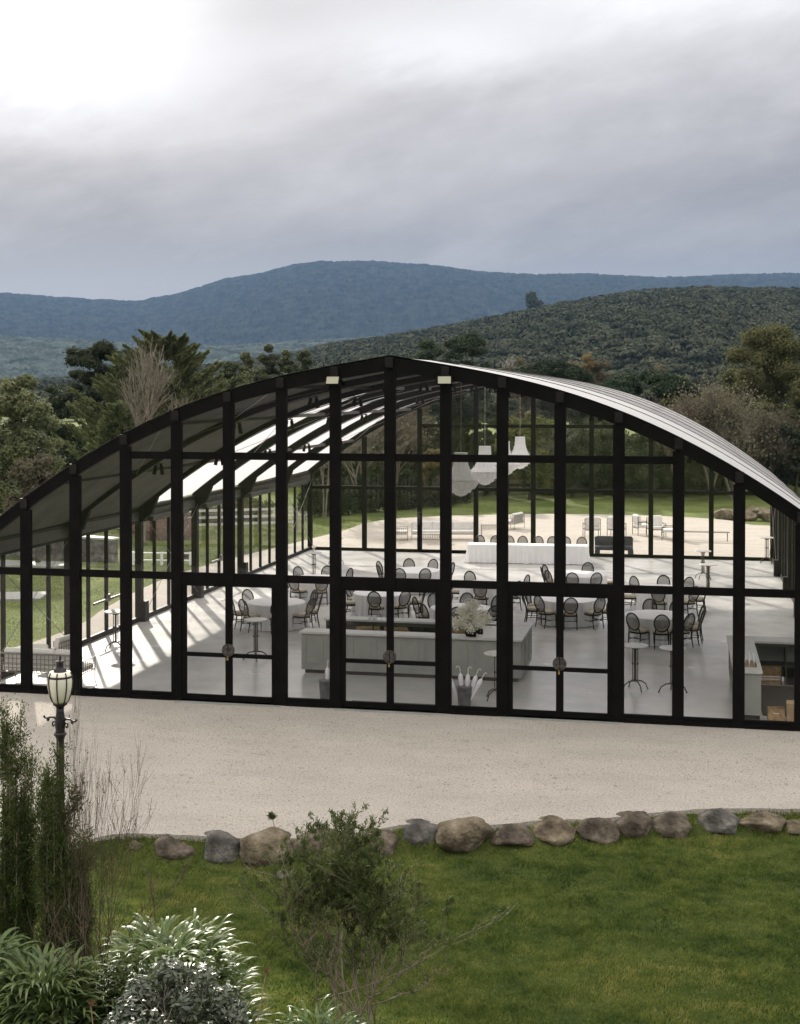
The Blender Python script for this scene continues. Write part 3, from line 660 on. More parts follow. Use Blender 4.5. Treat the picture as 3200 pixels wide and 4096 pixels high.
C=np.repeat(np.array(blobs),95,0); C=C+rg.normal(0,.06,C.shape); A=runit(rg,len(C)); B=np.cross(A,runit(rg,len(C))); B/=np.linalg.norm(B,axis=1,keepdims=True); V,F=diamonds(C,A*.030,B*.022); npmesh('blossoms',V,F,'petal',ft)
V,F=diamonds(C[::30]*.9,A[::30]*.05,B[::30]*.016); npmesh('leaf_sprays',V,F,'petal_stem',ft)
wb=thing('gift_box','plain white card box with a tiny gold seal, beside the flowers on the bar','box',(1.76,3.36,1.05),R(4)); MB().box(-.17,-.10,0,.17,.10,.30).build('body','white_paint',wb,bevel=.004); MB().box(-.175,-.105,.23,.175,.105,.30).build('lid','white_paint',wb,bevel=.003); MB().lathe([(0,0),(.014,0),(.014,.004),(0,.004)],12).build('seal','brass',wb)
wb.children[-1].rotation_euler=(PI/2,0,0); wb.children[-1].location=(.02,-.106,.265)
g0=None
for i,(x,y,k) in enumerate(((-1.72,5.36,'tumbler'),(-1.63,5.42,'tumbler'),(-1.55,5.34,'tumbler'),(-1.42,5.4,'wine'),(-1.22,5.38,'flute'))):
    l=['short clear tumbler on the back bar, leftmost of three','short clear tumbler on the back bar, middle of three','short clear tumbler on the back bar, rightmost of three','stemmed wine glass on the back bar','tall champagne flute on the back bar'][i]
    t=thing(k+'_glass' if k!='tumbler' else 'tumbler',l,'glass',(x,y,1.05),0,'glasses on the back bar')
    if k=='tumbler': MB().lathe([(0,.004),(.03,.004),(.033,.10),(.036,.10),(.033,0),(0,0)],14).build('bowl','clearglass',t)
    else:
        MB().lathe([(0,.10),(.03,.13),(.036,.18),(.03,.24)] if k=='wine' else [(0,.10),(.02,.13),(.024,.2),(.022,.27)],14).build('bowl','clearglass',t); MB().lathe([(.032,0),(.03,.004),(.004,.008),(.004,.10)],12).build('stem','clearglass',t)
# second bar on the right
b2=thing('serving_bar','L-shaped grey bar with pale top in the front right corner','bar',(0,0,0))
MB().box(7.40,.50,1.0,8.02,4.86,1.05).box(8.02,4.18,1.0,9.7,4.86,1.05).build('counter_top','bar_top',b2,bevel=.005)
m=MB().box(7.46,.56,.10,7.50,4.80,1.0).box(7.50,4.76,.10,9.66,4.80,1.0); panels(m,.6,4.8,7.46,6,-1,axis='y'); m.build('front_panel','bar_paint',b2)
MB().box(7.50,.56,.10,7.99,.60,1.0).build('end_panel','bar_paint',b2)
MB().box(7.52,.62,.0,7.97,4.7,.10).build('kickboard','dark_shelf',b2)
m=MB().box(8.02,4.20,.93,9.66,4.24,.998)
for x in(8.04,8.75,9.6): m.box(x,4.24,0,x+.03,4.74,.99)
m.box(8.07,4.25,.45,9.6,4.74,.48); m.build('shelf','header_grey',b2)
MB().box(8.05,1.0,.004,9.85,4.1,.02).build('floor_mat','dark_shelf',b2)
t=thing('slatted_crate','stack of dark slatted wine crates under the corner bar','crate',(8.38,4.47,0)); c=MB()
for j in range(7): c.box(-.27,-.22,.02+j*.062,.27,-.205,.065+j*.062)
c.box(-.27,-.2,0,.27,.2,.02).box(-.27,-.2,.43,.27,.2,.445); c.build('slats','crate_wood',t); MB().box(-.29,-.22,0,-.272,.2,.445).box(.272,-.22,0,.29,.2,.445).build('end_board','dark_shelf',t)
t=thing('fridge','black under-counter fridge in the corner bar','fridge',(9.1,4.48,0)); MB().box(-.32,-.22,0,.32,.22,.44).build('cabinet','dark_shelf',t,bevel=.01); MB().box(-.30,-.245,.03,.30,-.222,.42).build('door','black_metal',t,bevel=.005); MB().box(.22,-.27,.1,.24,-.246,.34).build('handle','zinc',t)
gl=thing('glass_rack','shallow timber tray of champagne flutes on the corner bar','tray',(7.72,1.35,1.05)); MB().box(-.2,-.38,0,.2,.38,.015).box(-.2,-.38,.015,-.185,.38,.06).box(.185,-.38,.015,.2,.38,.06).build('tray','crate_wood',gl)
for i in range(24): MB().lathe([(0,.016),(.028,.016),(.004,.022),(.004,.09),(.02,.12),(.022,.18),(.021,.18),(.018,.12),(0,.10)],8,(-.15+.1*(i%4),-.32+.128*(i//4),0)).build('flute','clearglass',gl)
t=thing('timber_crate','brown timber drinks crate with white lettering on the floor','crate',(8.3,.62,0),R(2)); MB().box(-.17,-.14,0,.17,.14,.02).box(-.17,-.14,.02,.17,-.125,.27).box(-.17,.125,.02,.17,.14,.27).box(-.17,-.125,.02,-.155,.125,.27).box(.155,-.125,.02,.17,.125,.27).build('body','crate_wood',t)
m=MB().box(-.06,-.145,.17,-.052,-.1405,.215)
for i in range(5): m.box(-.045+i*.021,-.145,.17,-.031+i*.021,-.1405,.19)
m.build('lettering','white_paint',t)
t=thing('cardboard_box','tan cardboard box beside the timber crate in the front right corner','box',(8.72,.62,0),R(-3)); MB().box(-.20,-.19,0,.20,.19,.40).build('body','cardboard',t,bevel=.006); MB().box(-.205,-.195,.395,-.002,.195,.405).box(.002,-.195,.395,.205,.195,.405).build('flap','cardboard',t)
# umbrella buckets
def bucket(x,y,l,ums):
    t=thing('umbrella_bucket',l,'bucket',(x,y,0),0,'zinc umbrella buckets by the doors')
    MB().lathe([(0,.0),(.13,0),(.145,.02),(.175,.42),(.185,.43),(.175,.44),(.16,.42),(.13,.03),(0,.03)],28).build('pail','zinc',t,smooth=True)
    MB().lathe([(.176,.415),(.19,.42),(.19,.435),(.176,.44)],28).build('rim','zinc',t)
    for i,(a,tilt,r_) in enumerate(ums):
        u_=thing('closed_umbrella','closed white umbrella with crook handle, %s in the %s bucket'%(['leftmost','second from left','middle','second from right','rightmost'][i] if len(ums)==5 else ['left','middle','right'][i],'right-hand' if x>0 else 'left-hand'),'umbrella',(x+r_*math.cos(a)*.2,y+r_*math.sin(a)*.2,.05),0,'white umbrellas in the buckets')
        d=Vector((math.cos(a)*math.sin(tilt),math.sin(a)*math.sin(tilt),math.cos(tilt)))
        pts=[d*s for s in(.03,.2,.4,.55,.62,.66)]; m=MB(); n0=len(m.v)
        m.tube(pts,[.012,.028,.045,.058,.045,.014],10); m.build('canopy','white_fabric',u_)
        side=Vector((math.cos(a+.3*i),math.sin(a+.3*i),0)); p0=d*.66; h=[p0,d*.76]
        for q in np.linspace(0,PI,7)[1:]: h.append(d*(.76+.05*math.sin(q))+side*(.05-.05*math.cos(q)))
        MB().tube(h,.011,7).build('handle','handle_cream',u_)
bucket(1.57,.62,'dark zinc bucket of white umbrellas right of the centre doors',[(PI,.42,.5),(PI*.8,.12,.3),(.2,.05,.2),(0,.28,.4),(-.2,.48,.5)])
bucket(-1.63,.62,'dark zinc bucket of white umbrellas left of the centre doors',[(PI*.5,.08,.2),(.3,.22,.3),(0,.4,.3)])
t=tag(MB().box(-1.0,.14,.001,1.0,.55,.012).build('door_mat','grey_mat'),'dark rubber mat inside the centre doors','mat')
# ---------------------------------------------------------------- wrought lattice lounge furniture
def lattice(m,p,q,h0,h1,step=.10,r=.011):
    p=Vector(p);q=Vector(q);L=(q-p).length;n=max(2,int(L/step))
    for i in range(n+1):
        a=p.lerp(q,i/n); m.bar((a.x,a.y,h0),(a.x,a.y,h1),r*1.3,r*1.3)
    k=max(1,int((h1-h0)/step))
    for i in range(k+1):
        zz_=h0+(h1-h0)*i/k; m.bar((p.x,p.y,zz_),(q.x,q.y,zz_),r*1.3,r*1.3)
def lounge(label,loc,rz_,w,d=.80,nb=2,group=None,name='lattice_sofa',cat='sofa'):
    # faces -y, back at +y
    t=thing(name,label,cat,loc,rz_,group); f=MB(); hw=w/2
    lattice(f,(-hw,d/2,0),(hw,d/2,0),.28,.72); lattice(f,(-hw,-d/2,0),(-hw,d/2,0),.28,.58); lattice(f,(hw,-d/2,0),(hw,d/2,0),.28,.58)
    f.bar((-hw,-d/2,.28),(hw,-d/2,.28),.03,.03); f.bar((-hw,d/2,.73),(hw,d/2,.73),.035,.03); f.build('lattice_frame','lattice_metal',t)
    for sx in(-1,1):
        for sy in(-1,1): MB().tube([(sx*hw,sy*d/2,.60 if sy<0 else .74),(sx*hw,sy*d/2,0)],.014,6).build('leg','lattice_metal',t)
    MB().box(-hw+.03,-d/2+.02,.30,hw-.03,d/2-.03,.44).build('seat_cushion','cushion',t,bevel=.03)
    for i in range(nb):
        a=-hw+.05+(2*hw-.1)*i/nb;b=-hw+.05+(2*hw-.1)*(i+1)/nb
        m=MB(); m.prism([(d/2-.24,.44),(d/2-.05,.44),(d/2-.03,.80),(d/2-.12,.86),(d/2-.19,.80)],'x',a+.01,b-.01); m.build('back_cushion','cushion',t,bevel=.03)
    return t
lounge('cream cushioned lattice sofa inside the front left corner behind the street lamp',(-8.72,1.02,0),PI,2.1,.75,3)
pl=thing('scatter_cushion','grey square cushion propped on the front left lattice sofa','cushion',(-9.0,1.12,.45),.2); m=MB(); m.prism([(-.05,0),(.07,0),(.05,.42),(-.02,.44)],'x',-.22,.22); m.build('cover','cushion',pl,bevel=.035)
lounge('cream lattice armchair by the left glass wall behind the front left sofa',(-9.25,2.55,0),-PI/2-.15,.85,.75,1,name='lattice_armchair',cat='armchair')
lounge('long cream lattice sofa on the gravel behind the pavilion, leftmost of the lounge set',(-5.0,34.9,-.04),0.2,3.0,.9,3)
lounge('cream lattice armchair turned sideways at the left end of the outdoor sofa',(-7.0,34.2,-.04),PI/2+.2,.9,.8,1,name='lattice_armchair',cat='armchair')
lounge('single cream lattice armchair farthest back on the gravel behind the chandelier',(-2.35,40.6,-.04),-PI/2-.3,1.3,.8,2,name='lattice_armchair',cat='armchair')
def lowtable(label,loc,rz_,w,d,h,slat=True):
    t=thing('lattice_table',label,'table',loc,rz_); f=MB(); lattice(f,(-w/2,-d/2,0),(w/2,-d/2,0),h-.22,h); lattice(f,(-w/2,d/2,0),(w/2,d/2,0),h-.22,h); f.build('frame','lattice_metal',t)
    MB().box(-w/2,-d/2,h,w/2,d/2,h+.02).build('table_top','lattice_metal',t)
    for sx in(-1,1):
        for sy in(-1,1): MB().tube([(sx*w/2,sy*d/2,h),(sx*w/2,sy*d/2,0)],.014,6).build('leg','lattice_metal',t)
    return t
lowtable('small lattice side table right of the long outdoor sofa',(-2.95,36.8,-.04),.2,.9,.6,.55)
lowtable('low lattice coffee table in front of the long outdoor sofa',(-5.1,33.3,-.04),.2,1.3,.6,.42)
def tubchair(label,loc,rz_,dark=True):
    t=thing('garden_armchair',label,'armchair',loc,rz_,'white cushioned garden armchairs'); m='black_metal' if dark else 'lattice_metal'
    for sx in(-1,1):
        for sy in(-1,1): MB().tube([(sx*.38,sy*.36,.66 if sy<0 else .9),(sx*.38,sy*.36,0)],.016,6).build('leg',m,t)
    f=MB().tube([(-.38,-.36,.62),(-.38,.36,.66)],.016,6).tube([(.38,-.36,.62),(.38,.36,.66)],.016,6).tube([(-.38,.36,.9),(.38,.36,.9)],.016,6).bar((-.38,-.36,.36),(.38,-.36,.36),.03,.03).bar((-.38,.36,.36),(.38,.36,.36),.03,.03); f.build('frame',m,t)
    MB().box(-.36,-.36,.38,.36,.34,.52).build('seat_cushion','cushion',t,bevel=.03)
    MB().prism([(.14,.52),(.33,.52),(.40,.98),(.27,1.03),(.20,.95)],'x',-.35,.35).build('back_cushion','cushion',t,bevel=.035); return t
tc0=tubchair('white-cushioned garden armchair on the gravel, dark frame, leftmost of the right-hand group',(1.95,37.5,-.04),PI+.2)
for l,p,r_ in(('white-cushioned garden armchair on the gravel, second from left of the right-hand group',(3.15,37.7,-.04),PI-.2),('white-cushioned garden armchair on the gravel, third from left, turned sideways',(4.35,38.9,-.04),PI/2+.4),('white-cushioned garden armchair on the gravel, fourth from left, facing the hall',(5.05,38.2,-.04),.3),('white-cushioned garden armchair on the gravel, rightmost, in profile',(5.75,36.9,-.04),-PI/2-.1)): dup(tc0,p,r_,l)
bn=thing('garden_bench','long low backless bench on the gravel right of the garden armchairs','bench',(7.3,36.6,-.04),0.02); MB().box(-1.2,-.2,.42,1.2,.2,.46).build('seat','lattice_metal',bn)
for sx in(-1,1):
    for sy in(-1,1): MB().tube([(sx*1.1,sy*.17,.42),(sx*1.1,sy*.17,0)],.016,6).build('leg','lattice_metal',bn)
ds=thing('upholstered_settee','dark slate settee with rounded back, seen from behind by the rear glass','sofa',(3.4,30.0,-.04),PI+R(4))
m=MB()
for a,b in((-.82,-.005),(.005,.82)): m.prism([(a,.26),(b,.26),(b,.76),(b-.08,.83),(a+.08,.83),(a,.76)],'y',-.10,.06)
m.build('backrest','dark_upholstery',ds,bevel=.02); MB().box(-.80,.0,.28,.80,.62,.44).build('seat','dark_upholstery',ds,bevel=.03)
for sx in(-1,1): MB().box(sx*.82-(.22 if sx>0 else 0),-.12,0,sx*.82+(0 if sx>0 else .22),.66,.30).build('side_leg','dark_upholstery',ds,bevel=.01)
# ---------------------------------------------------------------- street lamp
lx,ly=at(236,18.0)
la=thing('street_lamp','black cast-iron street lamp with ribbed acorn lantern and scrolled crossbars','lamp',(lx,ly,-.40)); TOPZ=zof(2620,18)+.40; k=18/FPX
def lz(py): return zof(py,18)+.40
m=MB().lathe([(0,0),(.17,0),(.17,.10),(.13,.14),(.13,.5),(.085,.56),(.07,.62),(.062,.7),(.052,lz(2960)-.1),(.052,lz(2960)),(.075,lz(2945)),(.06,lz(2925)),(.075,lz(2900)),(.065,lz(2880)),(.058,lz(2865)),(.052,lz(2850)),(.05,lz(2835)),(.05,lz(2835))],20); m.build('post','lamp_iron',la,smooth=True)
MB().lathe([(.05,lz(2836)),(.065,lz(2828)),(.095,lz(2822)),(.09,lz(2812)),(.05,lz(2808))],20).build('cup','lamp_iron',la,smooth=True)
g_=[(.075,2818),(.110,2805),(.138,2780),(.158,2750),(.163,2727),(.155,2705),(.135,2690)]
MB().lathe([(r_*1.02,lz(py)) for r_,py in g_],32).build('globe','lamp_glass',la,smooth=True)
m=MB()
for j in range(8):
    a=j*PI/4+.2; m.tube([(r_*1.05*math.cos(a),r_*1.05*math.sin(a),lz(py)) for r_,py in g_],.009,6)
m.build('rib','lamp_iron',la)
MB().lathe([(.145,lz(2722)+.01),(.165,lz(2712)),(.168,lz(2706)),(.12,lz(2700)),(.10,lz(2693)),(.085,lz(2690)),(.083,lz(2680)),(.055,lz(2676)),(.048,lz(2668)),(.050,lz(2654)),(.062,lz(2650)),(.062,lz(2648)),(.02,lz(2646)),(.012,lz(2640)),(.016,lz(2634)),(.006,lz(2626)),(0,lz(2618))],24).build('cap','lamp_iron',la,smooth=True)
hz_=lz(2882)
for s in(-1,1):
    sc=MB(); rr_=R(12)
    ex=lambda q,zz_:(s*q*math.cos(rr_),s*q*math.sin(rr_)*-1.0,zz_)
    sc.tube([ex(.04,hz_-.03),ex(.10,hz_+.02),ex(.16,hz_+.015),ex(.22,hz_-.005),ex(.255,hz_),ex(.27,hz_+.025)],[.016,.014,.013,.012,.012,.017],7)
    sc.tube([ex(.06,hz_-.10),ex(.09,hz_-.03),ex(.12,hz_-.045),ex(.13,hz_-.08),ex(.11,hz_-.10),ex(.095,hz_-.085)],[.013,.012,.011,.011,.012,.014],7)
    sc.lathe([(0,-.03),(.022,-.01),(.022,.01),(0,.03)],8,ex(.20,hz_-.02)); sc.build('scroll_bracket','lamp_iron',la)
MB().lathe([(.05,lz(2950)),(.085,lz(2944)),(.085,lz(2938)),(.055,lz(2930))],16).build('collar','lamp_iron',la)
# ---------------------------------------------------------------- boulders along the gravel edge
def rock(cx,cy_,w,h,d,seed,matk,label,z0=-.45,flat=0,group='boulders edging the gravel',rz_=0):
    import bmesh
    bm=bmesh.new(); bmesh.ops.create_icosphere(bm,subdivisions=4,radius=1); rg=np.random.default_rng(seed)
    planes=[(Vector(rg.normal(size=3)).normalized(),rg.uniform(.60,.90)) for _ in range(9)]
    from mathutils import noise
    for v_ in bm.verts:
        p=v_.co.normalized(); r_=1.0
        for n_,dd in planes:
            c_=p.dot(n_)
            if c_>0: r_=min(r_,dd/c_)
        r_*=.93+.07*1; r_=min(r_,1.0); r_*=1+.10*noise.noise(p*1.7+Vector((seed,0,0)))+.05*noise.noise(p*4.5+Vector((0,seed,0)))+.02*noise.noise(p*11+Vector((0,0,seed)))
        v_.co=p*r_
    bmesh.ops.smooth_vert(bm,verts=bm.verts,factor=.08,use_axis_x=True,use_axis_y=True,use_axis_z=True)
    mx_=max(v_.co.x for v_ in bm.verts);mn=min(v_.co.x for v_ in bm.verts);tz=max(v_.co.z for v_ in bm.verts);bz=min(v_.co.z for v_ in bm.verts)
    for v_ in bm.verts: v_.co=Vector(((v_.co.x-(mx_+mn)/2)*w/(mx_-mn),v_.co.y*d/2,(v_.co.z-bz)/(tz-bz)*h))
    me=bpy.data.meshes.new('boulder'); bm.to_mesh(me); bm.free(); me.polygons.foreach_set('use_smooth',[True]*len(me.polygons)); me.materials.append(RM[matk])
    o=bpy.data.objects.new('boulder',me); COL.objects.link(o); o.location=(cx,cy_,z0); o.rotation_euler=(0,0,rz_); return tag(o,label,'boulder',group)
RK=[(300,80,3452,3500,'tan','small tan boulder at the left end of the row, behind the bare sapling'),(445,100,3402,3462,'grey','low grey boulder, second from the left end'),(553,112,3388,3460,'tan','sandy wedge-shaped boulder, third from the left end'),
(698,158,3370,3462,'brown','rounded brown boulder left of the big dark grey one'),(888,190,3350,3472,'grey','big dark grey angular boulder leaning right'),(1075,200,3345,3478,'tan','broad tan boulder left of the central shrub'),
(1280,190,3345,3480,'brown','dark brown boulder hidden behind the central shrub'),(1500,150,3345,3445,'brown','brown boulder just right of the central shrub'),(1674,168,3312,3412,'grey','purple-grey boulder with a pale cap right of the central shrub'),
(1858,200,3298,3432,'tan','largest ochre boulder with a faceted front'),(2040,165,3326,3418,'brown','low dark boulder right of the largest ochre one'),(2200,178,3297,3402,'tan','square-topped sandy boulder right of the low dark one'),
(2377,172,3297,3396,'brown','domed brown boulder right of the square-topped one'),(2531,134,3270,3380,'brown','upright dark boulder with a slanted top'),(2683,168,3278,3362,'brown','low rounded dark boulder right of the upright one'),
(2870,160,3262,3352,'grey','pale grey boulder beside a grass tuft'),(3040,184,3272,3350,'tan','long flat-topped tan boulder near the right edge'),(3215,160,3300,3356,'tan','last boulder, cut by the right edge of the view')]
FF=np.array([math.sin(YAW),math.cos(YAW)])
for i,(px,w,yt,yb,mk,l) in enumerate(RK):
    Zc=FPX*(CZ+.40)/(yb-1573)+.30; x,y=at(px,Zc); ww=w*Zc/FPX*1.22; hh=(zof(yt,Zc)+.56)
    rock(x,y,ww,hh,ww*.85,i+11,mk,l,rz_=-YAW+R((i*53%30)-15),z0=-.47)
x,y=at(1135,FPX*(CZ+.38)/(3520-1573)); rock(x,y,.42,.14,.3,99,'grey','flat pale stone lying in the grass behind the shrub',z0=-.43,group=None)
for i,(px,w,yt,yb,l) in enumerate(((2905,110,2040,2078,'mossy boulder behind the hall, leftmost of the far heap'),(2985,95,2050,2082,'mossy boulder behind the hall, in front of the far heap'),(3040,80,2035,2070,'mossy boulder behind the hall, on top of the far heap'),(3075,90,2045,2085,'mossy boulder behind the hall, right in the far heap'),(3010,60,2030,2062,'mossy boulder behind the hall, small one at the back of the far heap'))):
    Zc=FPX*(CZ+.10)/(yb-1573); x,y=at(px,Zc); rock(x,y,w*Zc/FPX,zof(yt,Zc)+.3,w*Zc/FPX*.8,i+60,'tan',l,z0=-.2,group='boulders behind the hall')
# ---------------------------------------------------------------- plants
def leafcloud(rg,blobs,n,size,aspect=.5,up=.3,shell=.55,jit=.12):
    """leaves spread through ellipsoid clumps: (x,y,z,rx,ry,rz)"""
    b=np.array(blobs,float); vol=(b[:,3]*b[:,4]*b[:,5])**.72; k=rg.choice(len(b),n,p=vol/vol.sum())
    d=runit(rg,n); r_=shell+(1-shell)*rg.random(n)**.5; r_*=1+jit*rg.normal(size=n)
    C=b[k,:3]+d*b[k,3:]*r_[:,None]
    nrm=d+rg.normal(0,.55,(n,3)); nrm[:,2]+=up; nrm/=np.linalg.norm(nrm,axis=1,keepdims=True)
    A=np.cross(nrm,runit(rg,n)); A/=np.linalg.norm(A,axis=1,keepdims=True); B=np.cross(nrm,A); s=size*rg.uniform(.6,1.4,n)[:,None]
    return diamonds(C,A*s,B*s*aspect)
def cat_(parts):
    V=[];F=[];o=0
    for v_,f_ in parts: V.append(v_);F.append(f_+o);o+=len(v_)
    return np.concatenate(V),np.concatenate(F)
def segs_to_mesh(S_,sides=3):
    """S_: list of (p,q,r0,r1)"""
    P=np.array([s[0] for s in S_],float);Q=np.array([s[1] for s in S_],float);r0=np.array([s[2] for s in S_]);r1=np.array([s[3] for s in S_])
    d=Q-P;L=np.linalg.norm(d,axis=1,keepdims=True);d=d/np.maximum(L,1e-9)
    ref=np.where(np.abs(d[:,2:3])<.9,np.array([[0,0,1.]]),np.array([[1.,0,0]]));a=np.cross(d,ref);a/=np.linalg.norm(a,axis=1,keepdims=True);b=np.cross(d,a)
    V=[]
    for (C,r_) in((P,r0),(Q,r1)):
        for j in range(sides):
            t=2*PI*j/sides; V.append(C+(a*math.cos(t)+b*math.sin(t))*r_[:,None])
    V=np.stack(V,1); n=len(P); o=(np.arange(n)*2*sides)[:,None]
    F=np.concatenate([o+np.array([[j,(j+1)%sides,sides+(j+1)%sides,sides+j]]) for j in range(sides)]); return V.reshape(-1,3),F
def branch(rg,S_,tips,p,d,L,r_,lev,spread,up=.15,nb=3,curve=.12,minr=.004,ratio=.68):
    k=3;q=p
    for i in range(k):
        d=d+rg.normal(0,curve,3);d[2]+=up*.3;d/=np.linalg.norm(d); q2=q+d*L/k; ra=r_*(1-.35*i/k);rb=r_*(1-.35*(i+1)/k); S_.append((q,q2,max(ra,minr),max(rb,minr)));q=q2
        if lev>0 and i>0:
            for _ in range(1 if i==1 else nb):
                dd=d+rg.normal(0,spread,3);dd[2]+=up;dd/=np.linalg.norm(dd); branch(rg,S_,tips,q,dd,L*ratio*rg.uniform(.75,1.2),r_*.6,lev-1,spread,up,nb,curve,minr,ratio)
    if lev==0: tips.append((q,d))
def trunkmesh(rg,h,r_,n=3,top=.75,spread=.35):
    S_=[];tips=[];p=np.array([0,0,-.3]);d=np.array([0,0,1.]);q=p
    for i in range(5):
        d=d+rg.normal(0,.06,3);d/=np.linalg.norm(d);q2=q+d*(h*top+.3)/5; S_.append((q,q2,r_*(1-.15*i),r_*(1-.15*(i+1))));q=q2
        if i>=1:
            for _ in range(2):
                dd=np.array([rg.normal(0,1),rg.normal(0,1),rg.uniform(.3,1.1)]);dd/=np.linalg.norm(dd); branch(rg,S_,tips,q,dd,h*.13,r_*.4,1,.4,.2,2)
    return segs_to_mesh(S_,5)
def tree(kind,px,Z,top,w,label,leaf,seed,name='tree',base=None,bot=0.0,n=9000,size=.2,group='trees beyond the hall',bark='bark',dense=1):
    rg=np.random.default_rng(seed); x,y=at(px,Z); z0=float(far_h(np.array(x),np.array(y))) ; H=(zof(top,Z)-z0)*1.03; Wd=w*Z/FPX/2*1.16
    t=thing(name,label,'tree',(x,y,z0),0,group); blobs=[]
    if kind=='euc':      # airy clumps in tiers
        for _ in range(64):
            a=rg.uniform(0,2*PI);q=rg.random()**.6;h=rg.uniform(.22+bot,.95); env=math.sin(min(1,(1.04-h)/.55)*PI/2)
            s=rg.uniform(.12,.25)*Wd*1.0; blobs.append((q*Wd*.9*env*math.cos(a),q*Wd*.85*env*math.sin(a),h*H-s*.3,s,s,s*.75))
    elif kind=='pine':
        for _ in range(70):
            a=rg.uniform(0,2*PI);h=rg.uniform(.16+bot,.95);env=(1-((h-.55)/.55)**2)**.5 if abs(h-.55)<.54 else .15;q=rg.random()**.45
            s=rg.uniform(.12,.22)*Wd*1.0; blobs.append((q*Wd*.86*env*math.cos(a),q*Wd*.82*env*math.sin(a),h*H,s,s,s*.6))
    elif kind=='cone':   # spiky conifer with upswept sprays
        for i in range(130):
            h=rg.uniform(.05,.97);a=rg.uniform(0,2*PI);env=(1-h)**.8*.95+.05;q=rg.uniform(.35,1.0); s=.15*Wd*(1.2-h)
            blobs.append((q*Wd*env*math.cos(a),q*Wd*env*math.sin(a),h*H+.14*q*Wd*env,s*.8,s*.8,s*1.9))
    elif kind=='umb':    # stone pine: flattened dome
        for _ in range(46):
            a=rg.uniform(0,2*PI);q=rg.random()**.5; zz_=1-.42*q*q; s=.16*Wd; blobs.append((q*Wd*.9*math.cos(a),q*Wd*.9*math.sin(a),H*1.0-(1-zz_)*Wd*.75-s*.6,s,s,s*.62))
    elif kind=='round':
        for _ in range(56):
            d=runit(rg,1)[0];q=rg.random()**.4; s=rg.uniform(.14,.28)*Wd; hc=H*.52+bot*.5; blobs.append((d[0]*q*Wd*.8,d[1]*q*Wd*.8,hc+d[2]*q*H*.42,s,s,s*.85))
    if kind=='cone':
        ns=170; hh=rg.uniform(.06,.93,ns)**.9; aa=rg.uniform(0,2*PI,ns); env=(1-hh)**.72+.03; L=Wd*env*rg.uniform(.75,1.12,ns)
        k=rg.integers(0,ns,int(n*2.2)); t_=rg.uniform(.25,1.,len(k))**.7; rr_=t_*L[k]; jt=(1.15-t_)*.34*(.3+L[k]/Wd)
        C=np.stack([rr_*np.cos(aa[k]),rr_*np.sin(aa[k]),hh[k]*H+rr_*.42*t_],1)+rg.normal(0,1,(len(k),3))*jt[:,None]*np.array([1,1,.8])
        C[:,2]=np.minimum(C[:,2],H*1.0)
        A=np.stack([np.cos(aa[k]),np.sin(aa[k]),np.full(len(k),.8)],1)+rg.normal(0,.4,(len(k),3)); A/=np.linalg.norm(A,axis=1,keepdims=True); B=np.cross(A,runit(rg,len(k))); B/=np.linalg.norm(B,axis=1,keepdims=True)
        s_=size*rg.uniform(.5,1.1,(len(k),1)); V,F=diamonds(C,A*s_,B*s_*.35)
    else: V,F=leafcloud(rg,blobs,int(n*3.0),size*.58,.5,up=.55,shell=.3,jit=.22)
    npmesh('crown',V,F,leaf,t)
    V,F=trunkmesh(rg,H,.022*H**.9+.05,top=.55 if kind!='umb' else .8); npmesh('trunk',V,F,bark,t)
    return t
def baretree(px,Z,top,w,label,seed,mat='twig',group='trees beyond the hall',lev=4,nb=2,leaves=0,leafmat='leaf_brown',up=.2,minr=.016,stems=1,name='bare_tree'):
    rg=np.random.default_rng(seed); x,y=at(px,Z); z0=float(far_h(np.array(x),np.array(y))); H=zof(top,Z)-z0; Wd=w*Z/FPX/2
    t=thing(name,label,'tree',(x,y,z0),0,group); S_=[];tips=[]
    sp_=min(.75,.22+.5*Wd/H)
    for _ in range(stems):
        d=np.array([rg.normal(0,.12*stems**.5),rg.normal(0,.12),1.]); branch(rg,S_,tips,np.array([rg.normal(0,.25)*(stems>1),0,-.2]),d/np.linalg.norm(d),H*.36,.02*H,lev,sp_,up,nb,.10,minr,.70)
    V,F=segs_to_mesh(S_,3); 
    # fit height and width to the tree's real size
    hz=V[:,2].max(); V[:,2]*=H/hz; wx=np.percentile(np.abs(V[:,0]),97); V[:,:2]*=Wd/wx*1.0
    npmesh('trunk',V,F,mat,t)
    tp=np.array([q[0] for q in tips]); tp[:,2]*=H/hz; tp[:,:2]*=Wd/wx
    n=len(tp)*3; C=tp[rg.integers(0,len(tp),n)]+rg.normal(0,.35,(n,3)); A=runit(rg,n); A[:,2]=np.abs(A[:,2])+.3; B=np.cross(A,runit(rg,n)); B/=np.linalg.norm(B,axis=1,keepdims=True)
    V1,F1=diamonds(C,A*.24,B*.006); tw=(V1,F1)
    npmesh('twigs',V1,F1,mat,t)
    if leaves:
        C=tp[rg.integers(0,len(tp),leaves)]+rg.normal(0,.45,(leaves,3)); A=runit(rg,leaves); B=np.cross(A,runit(rg,leaves)); B/=np.linalg.norm(B,axis=1,keepdims=True); V1,F1=diamonds(C,A*.10,B*.07); npmesh('leaves',V1,F1,leafmat,t)
    return t
T=tree
T('euc',85,60,1492,330,'pale green gum tree at the left edge beyond the roof','leaf_euc',1,'gum_tree',n=14000,size=.14)
T('euc',-60,66,1560,300,'gum tree half cut by the left edge, behind the pale green one','leaf_euc',2,'gum_tree',n=9000,size=.15)
T('round',150,56,1780,260,'low loose gum sapling above the left end of the roof','leaf_brown',3,'gum_tree',n=5000,size=.12)
T('pine',405,88,1372,330,'dark rounded pine left of the bare tree','leaf_pine',4,'pine_tree',n=22000,size=.17)
